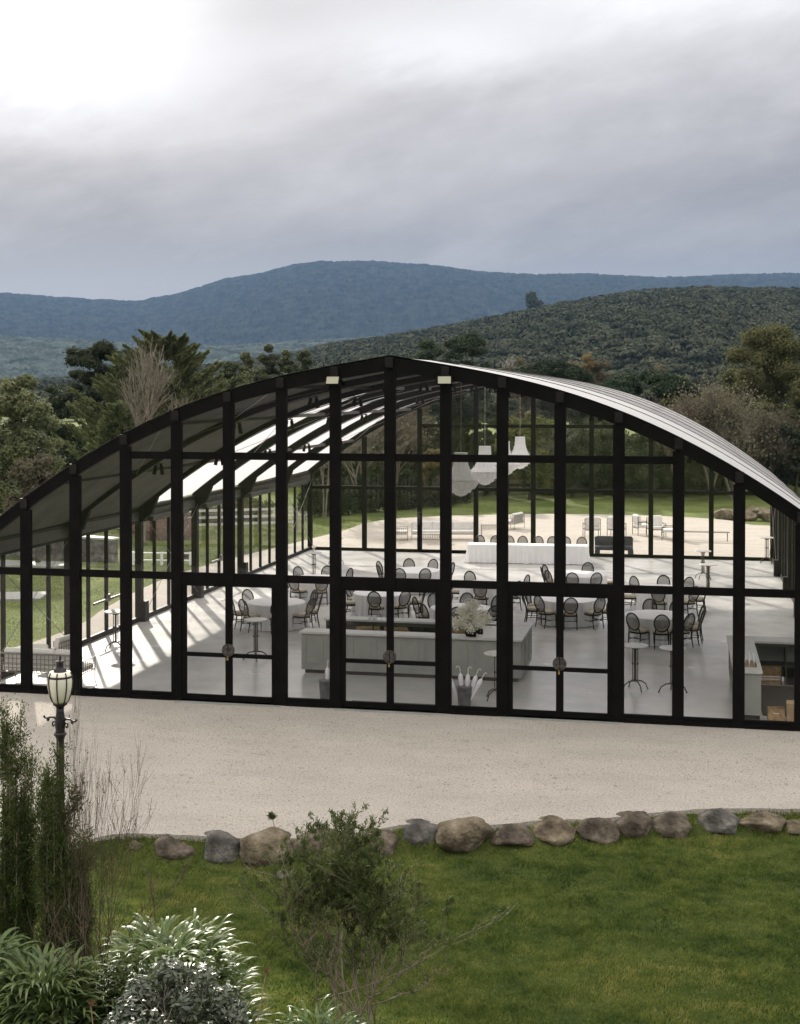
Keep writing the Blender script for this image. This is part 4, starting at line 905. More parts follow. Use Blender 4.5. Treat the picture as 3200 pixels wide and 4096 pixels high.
T('pine',290,92,1540,270,'low dark pine under the big rounded pine','leaf_pine',5,'pine_tree',n=7000,size=.18)
T('cone',650,80,1335,860,'tall green cypress with ragged upswept sprays behind the bare tree','leaf_cypress',6,'cypress_tree',n=26000,size=.17)
T('cone',470,74,1600,300,'small green cypress by the foot of the dark pine','leaf_cypress',7,'cypress_tree',n=6000,size=.16)
baretree(705,68,1345,300,'leafless grey-brown tree in front of the cypress',8,'twig',lev=4,nb=3,minr=.012)
baretree(570,63,1560,300,'low reddish leafless tree at the roof edge',9,'twig_red',lev=4,nb=3)
for i,(px,top,w,l) in enumerate(((925,1440,150,'gum tree left in the clump of narrow gums'),(985,1400,120,'narrow gum second in the clump left of the apex'),(1075,1362,130,'tallest narrow gum in the clump left of the apex'),(1140,1385,90,'thin gum just right of the tallest narrow gum'),(1215,1382,110,'narrow gum standing apart at the right of the clump'),(1020,1470,240,'low gum in front of the narrow clump'))):
    T('euc',px,112,top,w,l,'leaf_euc' if i%2 else 'leaf_green',20+i,'gum_tree',n=6000,size=.17,bot=.1)
T('pine',1800,120,1325,330,'dark broad pine just right of the roof apex','leaf_pine',30,'pine_tree',n=15000,size=.19,bot=.2)
T('umb',2190,112,1455,330,'dark umbrella pine, left of two above the white roof','leaf_stonepine',31,'stone_pine',n=9000,size=.2)
T('umb',2585,102,1495,380,'broad dark umbrella pine, right of two above the white roof','leaf_stonepine',32,'stone_pine',n=15000,size=.19)
for i,(px,top,w,m_,l) in enumerate(((2080,1440,170,'leaf_brown','purplish brown tree behind the left umbrella pine'),(2325,1425,170,'leaf_orange','rusty autumn tree between the two umbrella pines'),(2420,1440,170,'leaf_brown','brown leafless-looking tree above the right umbrella pine'),(2650,1462,140,'leaf_brown','small brown tree behind the right umbrella pine'))):
    T('round',px,170,top,w,l,m_,40+i,'autumn_tree',n=6500,size=.2,bot=1.2)
T('round',1580,230,1418,230,'soft olive tree far behind the roof apex','leaf_green',45,'shrub_tree',n=5000,size=.34)
T('round',1290,210,1440,160,'small olive tree left behind the roof apex','leaf_green',46,'shrub_tree',n=4000,size=.3)
T('round',2710,108,1500,150,'lime green tree right of the umbrella pine','leaf_lime',47,'lime_tree',n=5500,size=.17,bot=1)
T('round',2780,100,1560,130,'lower lime green tree sloping to the brown thicket','leaf_lime',48,'lime_tree',n=4500,size=.16)
T('euc',3080,98,1292,420,'big golden-green gum tree at the right edge','leaf_euc_gold',49,'gum_tree',n=26000,size=.17)
T('euc',3230,92,1500,260,'golden-green gum cut by the right edge','leaf_euc_gold',50,'gum_tree',n=9000,size=.15)
T('round',3010,96,1570,260,'olive understorey tree below the big right gum','leaf_euc_gold',51,'shrub_tree',n=8000,size=.15)
for i,(px,top,w,l) in enumerate(((2725,1590,150,'reddish bare tree just above the roof slope'),(2840,1530,230,'brown bare thicket tree, left of the right-hand group'),(2935,1560,240,'brown bare thicket tree in the middle of the right-hand group'),(3045,1620,230,'grey-brown bare tree under the big right gum'),(3140,1660,220,'bare tree with pale limbs at the right edge'))):
    baretree(px,86+i*1.5,top,w,l,60+i,'twig_red' if i==0 else 'twig',lev=4,nb=3,leaves=2600,stems=3,leafmat='leaf_brown')
T('pine',3180,90,1690,180,'dark evergreen behind the right end of the roof','leaf_pine',66,'pine_tree',n=7000,size=.16)
T('pine',2960,92,1740,220,'dark evergreen low behind the roof slope','leaf_green',67,'pine_tree',n=7000,size=.16)
# seen through the glass
for i,(px,Z,top,w,k_,lf,l) in enumerate(((1300,76,1640,230,'b','twig','tall leafless tree seen through the back glass, leftmost'),(1420,80,1600,230,'b','twig','tall leafless tree seen through the back glass, second from left'),(1560,82,1590,230,'b','twig_red','brown leafless tree seen between the left arches'),
 (1500,92,1560,260,'round','leaf_green','grey-green tree behind the leafless ones in the back glass'),(1650,94,1540,240,'round','leaf_brown','brown beech-like tree behind the apex panes'),(1750,84,1790,130,'round','leaf_orange','small orange-leaved tree by the chandeliers'),
 (1830,90,1560,260,'cone','leaf_pine','dark fir behind the nearest chandelier'),(1990,92,1600,230,'pine','leaf_pine','dark pine behind the second chandelier'),(2120,88,1640,260,'round','leaf_lime','bright olive tree behind the farthest chandelier'),
 (2290,90,1650,240,'round','leaf_green','green tree right of the farthest chandelier'),(2420,92,1640,240,'euc','leaf_green','loose green tree seen in the right gable panes'),(2560,90,1690,240,'round','leaf_green','round green tree seen in the right gable panes'),
 (2700,92,1700,240,'euc','leaf_euc','loose olive tree low in the right gable'),(2830,94,1760,220,'round','leaf_green','dark green tree at the right end of the gable'),(2240,98,1560,260,'pine','leaf_pine','dark pine behind the upper right panes'),(2470,100,1600,260,'pine','leaf_pine','second dark pine behind the upper right panes'))):
    if k_=='b': baretree(px,Z,top,w,l,80+i,lf,lev=4,nb=3,leaves=900,stems=2,group='trees seen through the hall')
    else: T(k_,px,Z,top,w,l,lf,80+i,'tree',n=8000,size=.17,group='trees seen through the hall')
src=None
for i in range(15):
    px=1240+i*42+((i*29)%17); Z=77+i*.55+(i%3)*.8
    l='young dark fir in the hedge row behind the hall, number %s from the left'%['one','two','three','four','five','six','seven','eight','nine','ten','eleven','twelve','thirteen','fourteen','fifteen'][i]
    if src is None: src=T('cone',px,Z,1905,90,l,'leaf_pine',120,'fir_tree',n=3500,size=.13,group='young firs in the hedge row')
    else: x,y=at(px,Z); dup(src,(x,y,-.1),i*1.7,l,(1,1,.8+.35*((i*7)%5)/5))
for i in range(11):
    px=1880+i*98+((i*31)%23); Z=93+(i%3)*1.5
    l='dark undergrowth bush at the far lawn edge, %s from the left'%['first','second','third','fourth','fifth','sixth','seventh','eighth','ninth','tenth','eleventh'][i]
    if i==0: src=T('round',px,Z,1880,190,l,'leaf_green',140,'bush',n=5200,size=.16,group='bushes at the far lawn edge')
    else: x,y=at(px,Z); dup(src,(x,y,0),i*1.3,l,(1,1,.85+.3*((i*5)%4)/4))
for i in range(16):
    px=1200+i*125+((i*37)%29); Z=101+(i%3)*2
    l='tall dark thicket closing the far lawn, %s from the left'%['1st','2nd','3rd','4th','5th','6th','7th','8th','9th','10th','11th','12th','13th','14th','15th','16th'][i]
    if i==0: src=T('round',px,Z,1740,300,l,'leaf_green',170,'thicket',n=8000,size=.24,group='dark thickets behind the far lawn')
    else: x,y=at(px,Z); dup(src,(x,y,0),i*2.3,l,(1,1,.85+.3*((i*5)%4)/4))
for i in range(10):
    px=-120+i*130+((i*37)%29); Z=112+(i%3)*3; x,y=at(px,Z)
    dup(src,(x,y,0),i*1.9,'dark thicket in the tree belt left of the hall, %s from the left'%['1st','2nd','3rd','4th','5th','6th','7th','8th','9th','10th'][i],(1,1,.95+.25*((i*5)%4)/4))
# left garden seen through the side glass
hg=T('round',650,66,2085,260,'copper-brown hedge bush seen through the left glass wall','leaf_copper',150,'hedge_bush',n=7000,size=.13,group='shrubs left of the hall')
T('round',560,70,2060,180,'brown shrub left of the copper hedge bush','leaf_brown',151,'hedge_bush',n=5000,size=.13,group='shrubs left of the hall')
T('round',820,74,2030,240,'dark shrub behind the left rail fence','leaf_green',152,'hedge_bush',n=5000,size=.14,group='shrubs left of the hall')
T('round',980,76,2000,240,'olive shrub behind the right part of the rail fence','leaf_euc',153,'hedge_bush',n=5000,size=.14,group='shrubs left of the hall')
T('round',720,58,2190,100,'small yellow-green shrub on the left lawn','leaf_lime',154,'hedge_bush',n=2500,size=.1,group='shrubs left of the hall')
T('pine',180,80,1980,300,'dark hedge tree beyond the stone wall','leaf_green',155,'hedge_bush',n=6000,size=.16,group='shrubs left of the hall')
w_=thing('stone_wall','low grey stone wall with pale cap across the left lawn','wall',(-20.5,24.6,-.1),R(-14))
MB().box(-6,-.2,0,3.6,.2,.95).build('wall','rock_grey',w_); MB().box(-6.05,-.25,.95,3.65,.25,1.03).build('cap','bar_top',w_)
fe=thing('rail_fence','grey timber post and rail fence on the left lawn','fence',(-17.5,35.3,-.1),R(30)); m=MB()
for i in range(6): MB().box(-5.05+i*2,-.05,0,-4.95+i*2,.05,1.25).build('post','lattice_metal',fe)
for zz_ in(.4,.75,1.1): MB().box(-5,-.025,zz_,5,.025,zz_+.12).build('rail','bar_top',fe)
fe=thing('low_rail','low white rail on short posts at the edge of the left lawn','fence',(-14.7,23.2,-.1),R(8))
for i in range(3): MB().box(-1.25+i*1.2,-.04,0,-1.15+i*1.2,.04,.55).build('post','white_paint',fe)
for zz_ in(.2,.5): MB().tube([(-1.3,0,zz_),(1.3,0,zz_)],.035,8).build('rail','white_paint',fe)
for nm,pts in(('path_slab',[(-21.5,21.4),(-18.6,21.4),(-18.2,23.0),(-21.8,23.0)]),('path_slab',[(-18.2,12.4),(-15.2,13.4),(-15.6,15.0),(-18.6,14.2)])):
    tag(MB().prism(pts,'z',-.12,-.03).build('path','bar_paint'),None,None,kind='structure')
# ---------------------------------------------------------------- foreground shrubs
def shrub_stems(rg,n,H,lean,lev,L0,r0,spread,base=.12,up=.35,nb=2,curve=.07,minr=.0025,ratio=.62):
    S_=[];tips=[]
    for _ in range(n):
        a=rg.uniform(0,2*PI);l=rg.uniform(.1,1)*lean; d=np.array([math.cos(a)*l,math.sin(a)*l,1.]);d/=np.linalg.norm(d)
        branch(rg,S_,tips,np.array([rg.normal(0,base),rg.normal(0,base),-.05]),d,L0*H*rg.uniform(.7,1.15),r0,lev,spread,up,nb,curve,minr,ratio)
    return S_,tips
def sm_(t):
    t=np.clip(t,0,1);return t*t*(3-2*t)
# central open shrub
x,y=at(1425,15.2); sh=thing('shrub','tall open twiggy green shrub standing alone on the lawn in the foreground','shrub',(x,y,-.42)); rg=np.random.default_rng(5)
Hs=zof(3300,15.2)+.42
S_,tips=shrub_stems(rg,13,Hs,.40,4,.40,.014,.36,.10,.40,2,minr=.0022,ratio=.60)
tp=np.array([t_[0] for t_ in tips]);hz=np.percentile(tp[:,2],99.0); sc_=Hs/hz; 
S2=[(np.array(a)*[1,1,sc_],np.array(b)*[1,1,sc_],c_,d_) for a,b,c_,d_ in S_]
wx=np.percentile(np.abs(tp[:,0]),96); fx=1.08/wx
for i,s_ in enumerate(S2): S2[i]=(s_[0]*[fx,fx,1],s_[1]*[fx,fx,1],s_[2],s_[3])
V,F=segs_to_mesh(S2,4); npmesh('stems',V,F,'stem_bare',sh)
sg=[q for q in S2 if q[2]<.0042 and q[1][2]>Hs*.36]
P0=np.array([q[0] for q in sg]);P1=np.array([q[1] for q in sg]); pw=sm_((P1[:,2]/Hs-.36)/.25)*.9+.1; cenx=np.exp(-(np.hypot(P1[:,0]-.05,P1[:,1])/.75)**2)*.8+.2; pw=pw*cenx; n=24000
kk=rg.choice(len(sg),n,p=pw/pw.sum()); tt=rg.random((n,1)); C=P0[kk]*(1-tt)+P1[kk]*tt+rg.normal(0,.012,(n,3)); Dd=P1[kk]-P0[kk]; Dd/=np.linalg.norm(Dd,axis=1,keepdims=True)+1e-9
A=Dd*.8+runit(rg,n)*.8; A[:,2]+=.25; A/=np.linalg.norm(A,axis=1,keepdims=True); B=np.cross(A,runit(rg,n));B/=np.linalg.norm(B,axis=1,keepdims=True); C=C+A*.02
tq=np.array([t_[0] for t_ in tips])*[fx,fx,sc_]; tq=tq[(tq[:,2]>Hs*.62)]; tq=tq[rg.random(len(tq))<.5]; m_=22; C2=np.repeat(tq,m_,0)+rg.normal(0,.018,(len(tq)*m_,3)); A2=runit(rg,len(C2)); A2[:,2]=np.abs(A2[:,2])+.35; A2/=np.linalg.norm(A2,axis=1,keepdims=True); B2=np.cross(A2,runit(rg,len(C2))); B2/=np.linalg.norm(B2,axis=1,keepdims=True)
C=np.concatenate([C,C2]);A=np.concatenate([A,A2]);B=np.concatenate([B,B2]);n=len(C)
V,F=diamonds(C,A*rg.uniform(.018,.036,(n,1)),B*.0065); npmesh('leaves',V,F,'leaf_shrub',sh)
p=MB().tube([(-.55,0,1.3),(-.85,0,2.0),(-1.0,0,Hs*1.0+.02)],[.008,.006,.004],5); p.build('long_shoot','stem_bare',sh)
rg2=np.random.default_rng(8); n=150; C=np.array([[-1.0,0,Hs*1.0]])+rg2.normal(0,.012,(n,3)); A=runit(rg2,n); A[:,2]=np.abs(A[:,2]); B=np.cross(A,runit(rg2,n));B/=np.linalg.norm(B,axis=1,keepdims=True); V,F=diamonds(C+A*.03,A*.03,B*.006); npmesh('tip_leaves',V,F,'leaf_shrub',sh)
# upright juniper-like shrubs on the left
def columnar(px,Z,top,w,seed,label,n=9000,nst=9,size=.022):
    x,y=at(px,Z); t=thing('columnar_shrub',label,'shrub',(x,y,-.42),0,'upright evergreen shrubs by the street lamp'); rg=np.random.default_rng(seed); H=zof(top,Z)+.42; Wd=w*Z/FPX/2
    S_=[];C=[];Dr=[]
    for i in range(nst):
        a=rg.uniform(0,2*PI);q=rg.random()**.6*Wd*.62; hh=H*(1-.42*rg.random()*(i>0)); p0=np.array([q*.4*math.cos(a),q*.4*math.sin(a),-.05]); p1=np.array([q*math.cos(a),q*math.sin(a),hh*.5]); p2=np.array([q*1.1*math.cos(a),q*1.1*math.sin(a),hh])
        S_+=[(p0,p1,.014,.010),(p1,p2,.010,.003)]
        for j in range(int(46*hh/H)):
            s_=rg.uniform(.10,.97); b0=p0+(p1-p0)*s_*2 if s_<.5 else p1+(p2-p1)*(s_-.5)*2; d=runit(rg,1)[0];d[2]=abs(d[2])+1.0;d/=np.linalg.norm(d); L=rg.uniform(.12,.30)*(1.1-s_)**.5; S_.append((b0,b0+d*L,.004,.002)); C.append(b0+d*L*.5);Dr.append(d)
    C=np.array(C);Dr=np.array(Dr);k=rg.integers(0,len(C),n); cc=C[k]+Dr[k]*rg.uniform(-.12,.16,(n,1))+rg.normal(0,.035,(n,3)); A=Dr[k]+rg.normal(0,.45,(n,3));A/=np.linalg.norm(A,axis=1,keepdims=True);B=np.cross(A,runit(rg,n));B/=np.linalg.norm(B,axis=1,keepdims=True); V,F=diamonds(cc,A*size*rg.uniform(.7,1.3,(n,1)),B*size*.30); npmesh('foliage',V,F,'leaf_juniper',t)
    V,F=segs_to_mesh(S_,4); npmesh('stems',V,F,'stem_bare',t)
columnar(80,16.6,2800,250,1,'tallest upright evergreen shrub left of the street lamp',36000,17)
columnar(215,16.2,2980,230,2,'upright evergreen shrub covering the lamp post foot',30000,14)
columnar(15,16.4,3200,220,3,'lower evergreen shrub at the left edge',22000,10)
columnar(290,16.0,3330,180,4,'narrow evergreen shrub right of the lamp post',16000,8)
def sapling(px,Z,top,w,seed,label,n=4,lev=3,dry=60,mat='stem_dark'):
    x,y=at(px,Z); t=thing('bare_sapling',label,'shrub',(x,y,-.42),0,'leafless saplings by the street lamp'); rg=np.random.default_rng(seed); H=zof(top,Z)+.42
    S_,tips=shrub_stems(rg,n,H,.22,lev,.50,.0085,.30,.10,.42,2,.06,.0019,.64); V,F=segs_to_mesh(S_,4); V[:,2]*=H/V[:,2].max(); wx=np.percentile(np.abs(V[:,0]),98); V[:,:2]*=w*Z/FPX/2/wx; npmesh('stems',V,F,mat,t)
    tp=V[rg.integers(0,len(V),dry)]; A=runit(rg,dry);B=np.cross(A,runit(rg,dry));B/=np.linalg.norm(B,axis=1,keepdims=True); V2,F2=diamonds(tp,A*.016,B*.010); npmesh('dry_leaves',V2,F2,'leaf_dry',t)
sapling(300,15.6,2700,150,11,'tall thin leafless sapling crossing the street lamp',4,4,60)
sapling(410,15.9,2960,330,12,'spreading leafless sapling right of the lamp, over the gravel',5,4,110)
sapling(330,15.0,3500,560,13,'low leafless sapling with lichen-pale twigs over the lawn',7,3,20)
# strap-leaved clumps
def ribbons(rg,n,cx,cy_,rx,ry,L,w,droop=.9,up0=1.1,z0=0):
    V=[];F=[];K=6
    for i in range(n):
        a=rg.uniform(0,2*PI);q=rg.random()**.6; p=np.array([cx+rx*q*math.cos(a),cy_+ry*q*math.sin(a),z0]); da=a+rg.normal(0,.7); l=L*rg.uniform(.7,1.2); e=rg.uniform(.55,up0+.25); w0=w*rg.uniform(.7,1.2)
        s=np.array([-math.sin(da),math.cos(da),0]); o=len(V); tw=rg.normal(0,.25)
        for j in range(K+1):
            t_=j/K; h=np.array([math.cos(da)*math.cos(e),math.sin(da)*math.cos(e),math.sin(e)]); 
            ww=w0*(1-t_**3)*(.6+.4*min(1,t_*4))*.5+.001; ss=s*math.cos(tw)+np.array([0,0,1])*math.sin(tw); V.append(p-ss*ww);V.append(p+ss*ww); p=p+h*l/K; e-=droop*rg.uniform(.7,1.3)*(1.5/K)*(.4+t_)
        for j in range(K): b=o+2*j;F.append((b,b+1,b+3,b+2))
    return np.array(V),np.array(F)
def strap(px,Z,w,top,seed,label,n,L=.5,wd=.032,group='strap-leaved agapanthus clumps',depth=.7):
    x,y=at(px,Z); H=zof(top,Z)+.42; t=thing('agapanthus',label,'plant',(x,y,-.42),YAW*-1*0,group); rg=np.random.default_rng(seed); Wd=w*Z/FPX/2
    z0=max(.0,H-L*.72)
    parts=[]
    for k in range(7):
        zc=z0*(k/6); parts.append(ribbons(rg,n//7,0,0,Wd*(1.0-.35*k/6),Wd*depth*(1.0-.35*k/6),L*(1-.25*k/6),wd,1.35,1.0,zc))
    V,F=cat_(parts); npmesh('leaves',V,F,'leaf_agapanthus',t)
    V,F=leafcloud(rg,[(0,0,z0*.3,Wd*.85,Wd*depth*.85,z0*.75+.05)],1500,.06,.3,up=.4,shell=.2); npmesh('inner_leaves',V,F,'leaf_agapanthus',t)
    return t
strap(165,14.6,520,3790,21,'big strap-leaved agapanthus clump in the bottom left corner',1100,.55,.046)
strap(-60,14.9,300,3700,24,'agapanthus clump cut by the left edge',450,.52,.044)
strap(690,15.0,740,3690,22,'sunlit agapanthus clump behind the glossy bush',1100,.50,.046)
strap(420,14.9,240,3870,25,'agapanthus between the two larger clumps',450,.48,.042)
strap(1290,14.1,470,4030,23,'pale flowering strap-leaved plants at the foot of the central shrub',420,.42,.036)
strap(20,16.2,160,3700,26,'small green strap-leaved plant at the left edge behind the clumps',160,.4,.03)
x,y=at(700,13.9); t=thing('glossy_bush','rounded bush of small dark glossy leaves in front of the sunlit clump','bush',(x,y,-.42)); rg=np.random.default_rng(31); Wd=600*13.9/FPX/2; H=zof(3820,13.9)+.42
bl=[]
for i in range(55):
    a=rg.uniform(0,2*PI);q=rg.random()**.5; bl.append((q*Wd*.85*math.cos(a),q*Wd*.6*math.sin(a),H*(.25+.66*rg.random()*(1-.45*q*q)),.16,.16,.13))
V,F=leafcloud(rg,bl,13000,.036,.40,up=.8,shell=.5); npmesh('leaves',V,F,'leaf_camellia',t)
S_,tips=shrub_stems(rg,9,H,.7,2,.5,.012,.4); V,F=segs_to_mesh(S_,4); V[:,2]*=H*.92/V[:,2].max(); npmesh('stems',V,F,'stem_bare',t)
V,F=leafcloud(rg,[(-.05,-.2,H*.62,.02,.02,.02)],14,.02,.8); npmesh('red_bloom',V,F,'leaf_copper',t)
# dead flower stalks
for i,(px,Z,top,b,l) in enumerate(((1060,13.8,3905,.10,'dry umbel stalk right of the glossy bush'),(355,14.0,4040,-.05,'dry flower stalk in the corner clump'))):
    x,y=at(px,Z); H=zof(top,Z)+.42; t=thing('dry_stalk',l,'plant',(x,y,-.42),0,'dry flower stalks'); MB().tube([(-b*3,0,0),(-b,0,H*.6),(0,0,H)],.006,5).build('stalk','crate_wood',t)
    m=MB()
    for j in range(26):
        a=j*2.4;e=.2+(j%7)*.2; m.tube([(0,0,H),(.07*math.cos(a)*math.cos(e),.07*math.sin(a)*math.cos(e),H+.07*math.sin(e))],.0018,3)
    m.build('seed_head','leaf_dry',t)
# ---------------------------------------------------------------- lawn blades
rg=np.random.default_rng(77)
def blades(n,xr,yr,hmin,hmax,w,cond=None,patch=None):
    x=rg.uniform(*xr,n);y=rg.uniform(*yr,n)
    fy=np.interp(x,[p[0] for p in FRONT],[p[1] for p in FRONT]); ok=(y<fy-.0)&(x>np.interp(y,[-22,-17.5,-14.2,-12.,-10.2],[-7.1,-5.5,-4.5,-3.9,-3.2]))
    if cond is not None: ok&=cond(x,y,fy)
    x=x[ok];y=y[ok];n=len(x); z=lawn_h(x,y)
    a=rg.uniform(0,2*PI,n); cl=.5+.5*np.sin(x*3.1+1.7*np.sin(y*2.3))*np.sin(y*3.7+1.3*np.sin(x*1.9)); h=(hmin+(hmax-hmin)*rg.random(n))*(.55+.75*cl); ln=h*rg.uniform(.2,1.0,n)
    px,py=np.cos(a),np.sin(a); wx,wy=-py*w/2,px*w/2
    V=np.stack([np.stack([x-wx,y-wy,z-.01],1),np.stack([x+wx,y+wy,z-.01],1),np.stack([x+px*ln*.4+wx*.7,y+py*ln*.4+wy*.7,z+h*.6],1),np.stack([x+px*ln,y+py*ln,z+h],1)],1).reshape(-1,3)
    return V,np.arange(4*n).reshape(-1,4)
p1=blades(520000,(-5,12),(-17.2,-4.6),.03,.062,.011)
p2=blades(60000,(-5,12),(-12,-4.6),.04,.09,.010,lambda x,y,fy:(y>fy-.62)&(rg.random(len(x))<(1-(fy-y)/.62)*.9))
V,F=cat_([p1,p2]); tag(npmesh('grass',V,F,'grass_blade'),'short green grass of the front lawn, longer against the boulders','grass',kind='stuff')
def far_blades(n,f,h,w,xr,yr):
    x=rg.uniform(*xr,n);y=rg.uniform(*yr,n);ok=f(x,y);x=x[ok];y=y[ok];n=len(x);z=far_h(x,y);a=rg.uniform(0,2*PI,n);hh=h*rg.uniform(.5,1.3,n)
    wx,wy=np.cos(a)*w/2,np.sin(a)*w/2;lx_,ly_=rg.normal(0,.4,n)*hh,rg.normal(0,.4,n)*hh
    V=np.stack([np.stack([x-wx,y-wy,z],1),np.stack([x+wx,y+wy,z],1),np.stack([x+lx_,y+ly_,z+hh],1)],1).reshape(-1,3); return V,np.arange(3*n).reshape(-1,3)
V,F=far_blades(150000,lambda x,y:x<np.interp(y,[0,5,8,13,20,26,33,42],[-12.4,-12,-11.8,-12.6,-13.1,-12.6,-11.5,-10.9]),.05,.016,(-26,-11),(0,44)); tag(npmesh('meadow_grass',V,F,'grass_blade'),'sunlit grass of the side lawn left of the hall','grass',kind='stuff')
# leaf litter on the gravel
n=900; x=rg.uniform(-8,12,n);y=rg.uniform(-9,-.4,n);ok=(y>np.interp(x,[p[0] for p in FRONT],[p[1] for p in FRONT])+.1)&(rg.random(n)<.25+.6*(np.sin(x*1.1)*np.sin(y*1.7)>.3));x=x[ok];y=y[ok];n=len(x)
A=runit(rg,n);A[:,2]*=.15;B=np.cross(A,np.array([0,0,1.]))+rg.normal(0,.1,(n,3)); s=rg.uniform(.006,.02,(n,1)); V,F=diamonds(np.stack([x,y,np.full(n,-.03)],1),A*s,B*s*.6); tag(npmesh('fallen_leaves',V,F,'leaf_dry'),'scattered dry leaves and chips on the gravel','leaves',kind='stuff')
def chips(n,smin,smax,xr,yr,zc):
    x=rg.uniform(*xr,n);y=rg.uniform(*yr,n);ok=(y>np.interp(x,[p[0] for p in FRONT],[p[1] for p in FRONT])+.12)&(rg.random(n)<.35+.65*(np.sin(x*.9+2*np.sin(y*.5))*np.sin(y*1.3+x*.4)>.0));x=x[ok];y=y[ok];n=len(x);s_=rg.uniform(smin,smax,n)**1.0
    a=rg.uniform(0,2*PI,n);ca,sa=np.cos(a)*s_,np.sin(a)*s_; h=s_*rg.uniform(.5,.9,n)
    P=lambda dx,dy,dz:np.stack([x+dx,y+dy,zc+dz],1)
    V=np.stack([P(ca,sa,0*h),P(-sa*.7,ca*.7,0*h),P(-ca,-sa,0*h),P(sa*.7,-ca*.7,0*h),P(ca*.1,sa*.1,h)],1).reshape(-1,3); o=(np.arange(n)*5)[:,None]
    F=np.concatenate([o+np.array([[0,1,4]]),o+np.array([[1,2,4]]),o+np.array([[2,3,4]]),o+np.array([[3,0,4]])]); return V,F
pm('loose_stone',(.17,.145,.12),(.55,.50,.44),9,.95,space='World',lo=.4,hi=.6)
V,F=chips(26000,.006,.022,(-10,12),(-10,-.15),-.042); tag(npmesh('loose_stones',V,F,'loose_stone'),'small loose stones scattered over the gravel forecourt','stones',kind='stuff')
# ---------------------------------------------------------------- hills
def fbm(x,y,seed,oct=5):
    r_=np.random.default_rng(seed);v=0;amp=1;fr_=1
    for o in range(oct):
        for k in range(3):
            a=r_.uniform(0,2*PI);p=r_.uniform(0,6.28);v=v+amp*np.sin((x*math.cos(a)+y*math.sin(a))*fr_+p+1.3*np.sin((x*math.sin(a)-y*math.cos(a))*fr_*.7+p))/3
        amp*=.5;fr_*=2.03
    return v
def polar(name,p0,p1,np_,dl,hfun,mat,jit=0,seed=0):
    ps=np.linspace(p0,p1,np_); P,Dd=np.meshgrid(ps,dl); X=CX+Fv[0]*Dd+Rv[0]*Dd*(P-1600)/FPX; Y=CY+Fv[1]*Dd+Rv[1]*Dd*(P-1600)/FPX; Zh=hfun(P,Dd,X,Y)
    if jit: Zh=Zh+np.random.default_rng(seed).uniform(-1,1,Zh.shape)*jit*(Zh>2)
    V=np.stack([X.ravel(),Y.ravel(),Zh.ravel()],1);a,b=np_,len(dl);i=np.arange((a-1)*(b-1));r_=i//(a-1);c_=i%(a-1);q=r_*a+c_
    return npmesh(name,V,np.stack([q,q+1,q+1+a,q+a],1),mat,smooth=False)
def sm(t): t=np.clip(t,0,1);return t*t*(3-2*t)
# mountain ridge about 4.6 km away
RX=np.array([-900,0,300,560,700,900,1050,1165,1280,1500,1780,1970,2070,2350,2640,3200,4200]);RY=np.array([1200,1188,1206,1222,1196,1126,1104,1078,1066,1068,1084,1108,1118,1116,1126,1116,1104])
def mtn(P,Dd,X,Y):
    pk=(1573-np.interp(P,RX,RY))/FPX*4600; t=sm((Dd-2300)/2300); bk=1-sm((Dd-4600)/1500)
    return (CZ+pk)*np.maximum(0,t**.9)*bk+fbm(X/420,Y/420,3)*22*t*(1-t)*2.2+fbm(X/90,Y/90,4,3)*5*t
def farforest(name,a,b,sc,bs):
    m=pm(name,a,b,sc,1,0,1,space='World',detail=8,spec=0); return m
farforest('forest_far',(.006,.012,.014),(.034,.046,.042),.03,.05)
farforest('forest_foot',(.020,.030,.026),(.085,.105,.095),.03,.05)
farforest('forest_floor',(.012,.018,.010),(.030,.040,.022),.02,.05)
tag(polar('mountain',-900,4200,560,np.concatenate([np.arange(2300,4700,14.),np.arange(4700,6200,120.)]),mtn,'forest_far',7,1),None,None,kind='structure')
# forested foothills 1.2 - 2.6 km, low, on the left and centre
def foot(P,Dd,X,Y):
    pk=(1573-np.interp(P,[-900,0,400,900,1300,1800,2600,4200],[1330,1352,1375,1390,1372,1350,1330,1330]))/FPX*2300
    t=sm((Dd-1250)/1050);bk=1-sm((Dd-2300)/500); return (CZ+pk)*t*bk+fbm(X/160,Y/160,9)*8*t*bk
tag(polar('foothill',-900,4200,520,np.concatenate([np.arange(1250,2400,7.),np.arange(2400,2900,40.)]),foot,'forest_foot',3.6,2),None,None,kind='structure')
# near wooded hill on the right
HX=np.array([-900,600,1200,1312,1500,1790,2062,2250,2530,2810,3200,4200]);HY=np.array([1560,1500,1425,1395,1372,1325,1270,1232,1190,1172,1180,1170])
def hill(P,Dd,X,Y):
    pk=(1573-np.interp(P,HX,HY)-14)/FPX*1050; t=sm((Dd-260)/790);bk=1-sm((Dd-1050)/350); return np.maximum(-1,(CZ+pk-4)*(t**.85)*bk+fbm(X/70,Y/70,6)*3.2*t*bk*(1-t*.6))
tag(polar('wooded_hill',-900,4200,300,np.arange(255,1420,14.),hill,'forest_floor'),None,None,kind='structure')
rg=np.random.default_rng(42); nC=10500
P=rg.uniform(-500,3900,nC); Dd=np.sqrt(rg.uniform(290**2,1120**2,nC)); hc=hill(P,Dd,*[0*P]*2) 
X=CX+Fv[0]*Dd+Rv[0]*Dd*(P-1600)/FPX; Y=CY+Fv[1]*Dd+Rv[1]*Dd*(P-1600)/FPX; hc=hill(P,Dd,X,Y)
s=rg.uniform(3.4,6.0,nC)*np.where(Dd<450,.85,1.0); nl=130
k=np.repeat(np.arange(nC),nl); n=len(k)
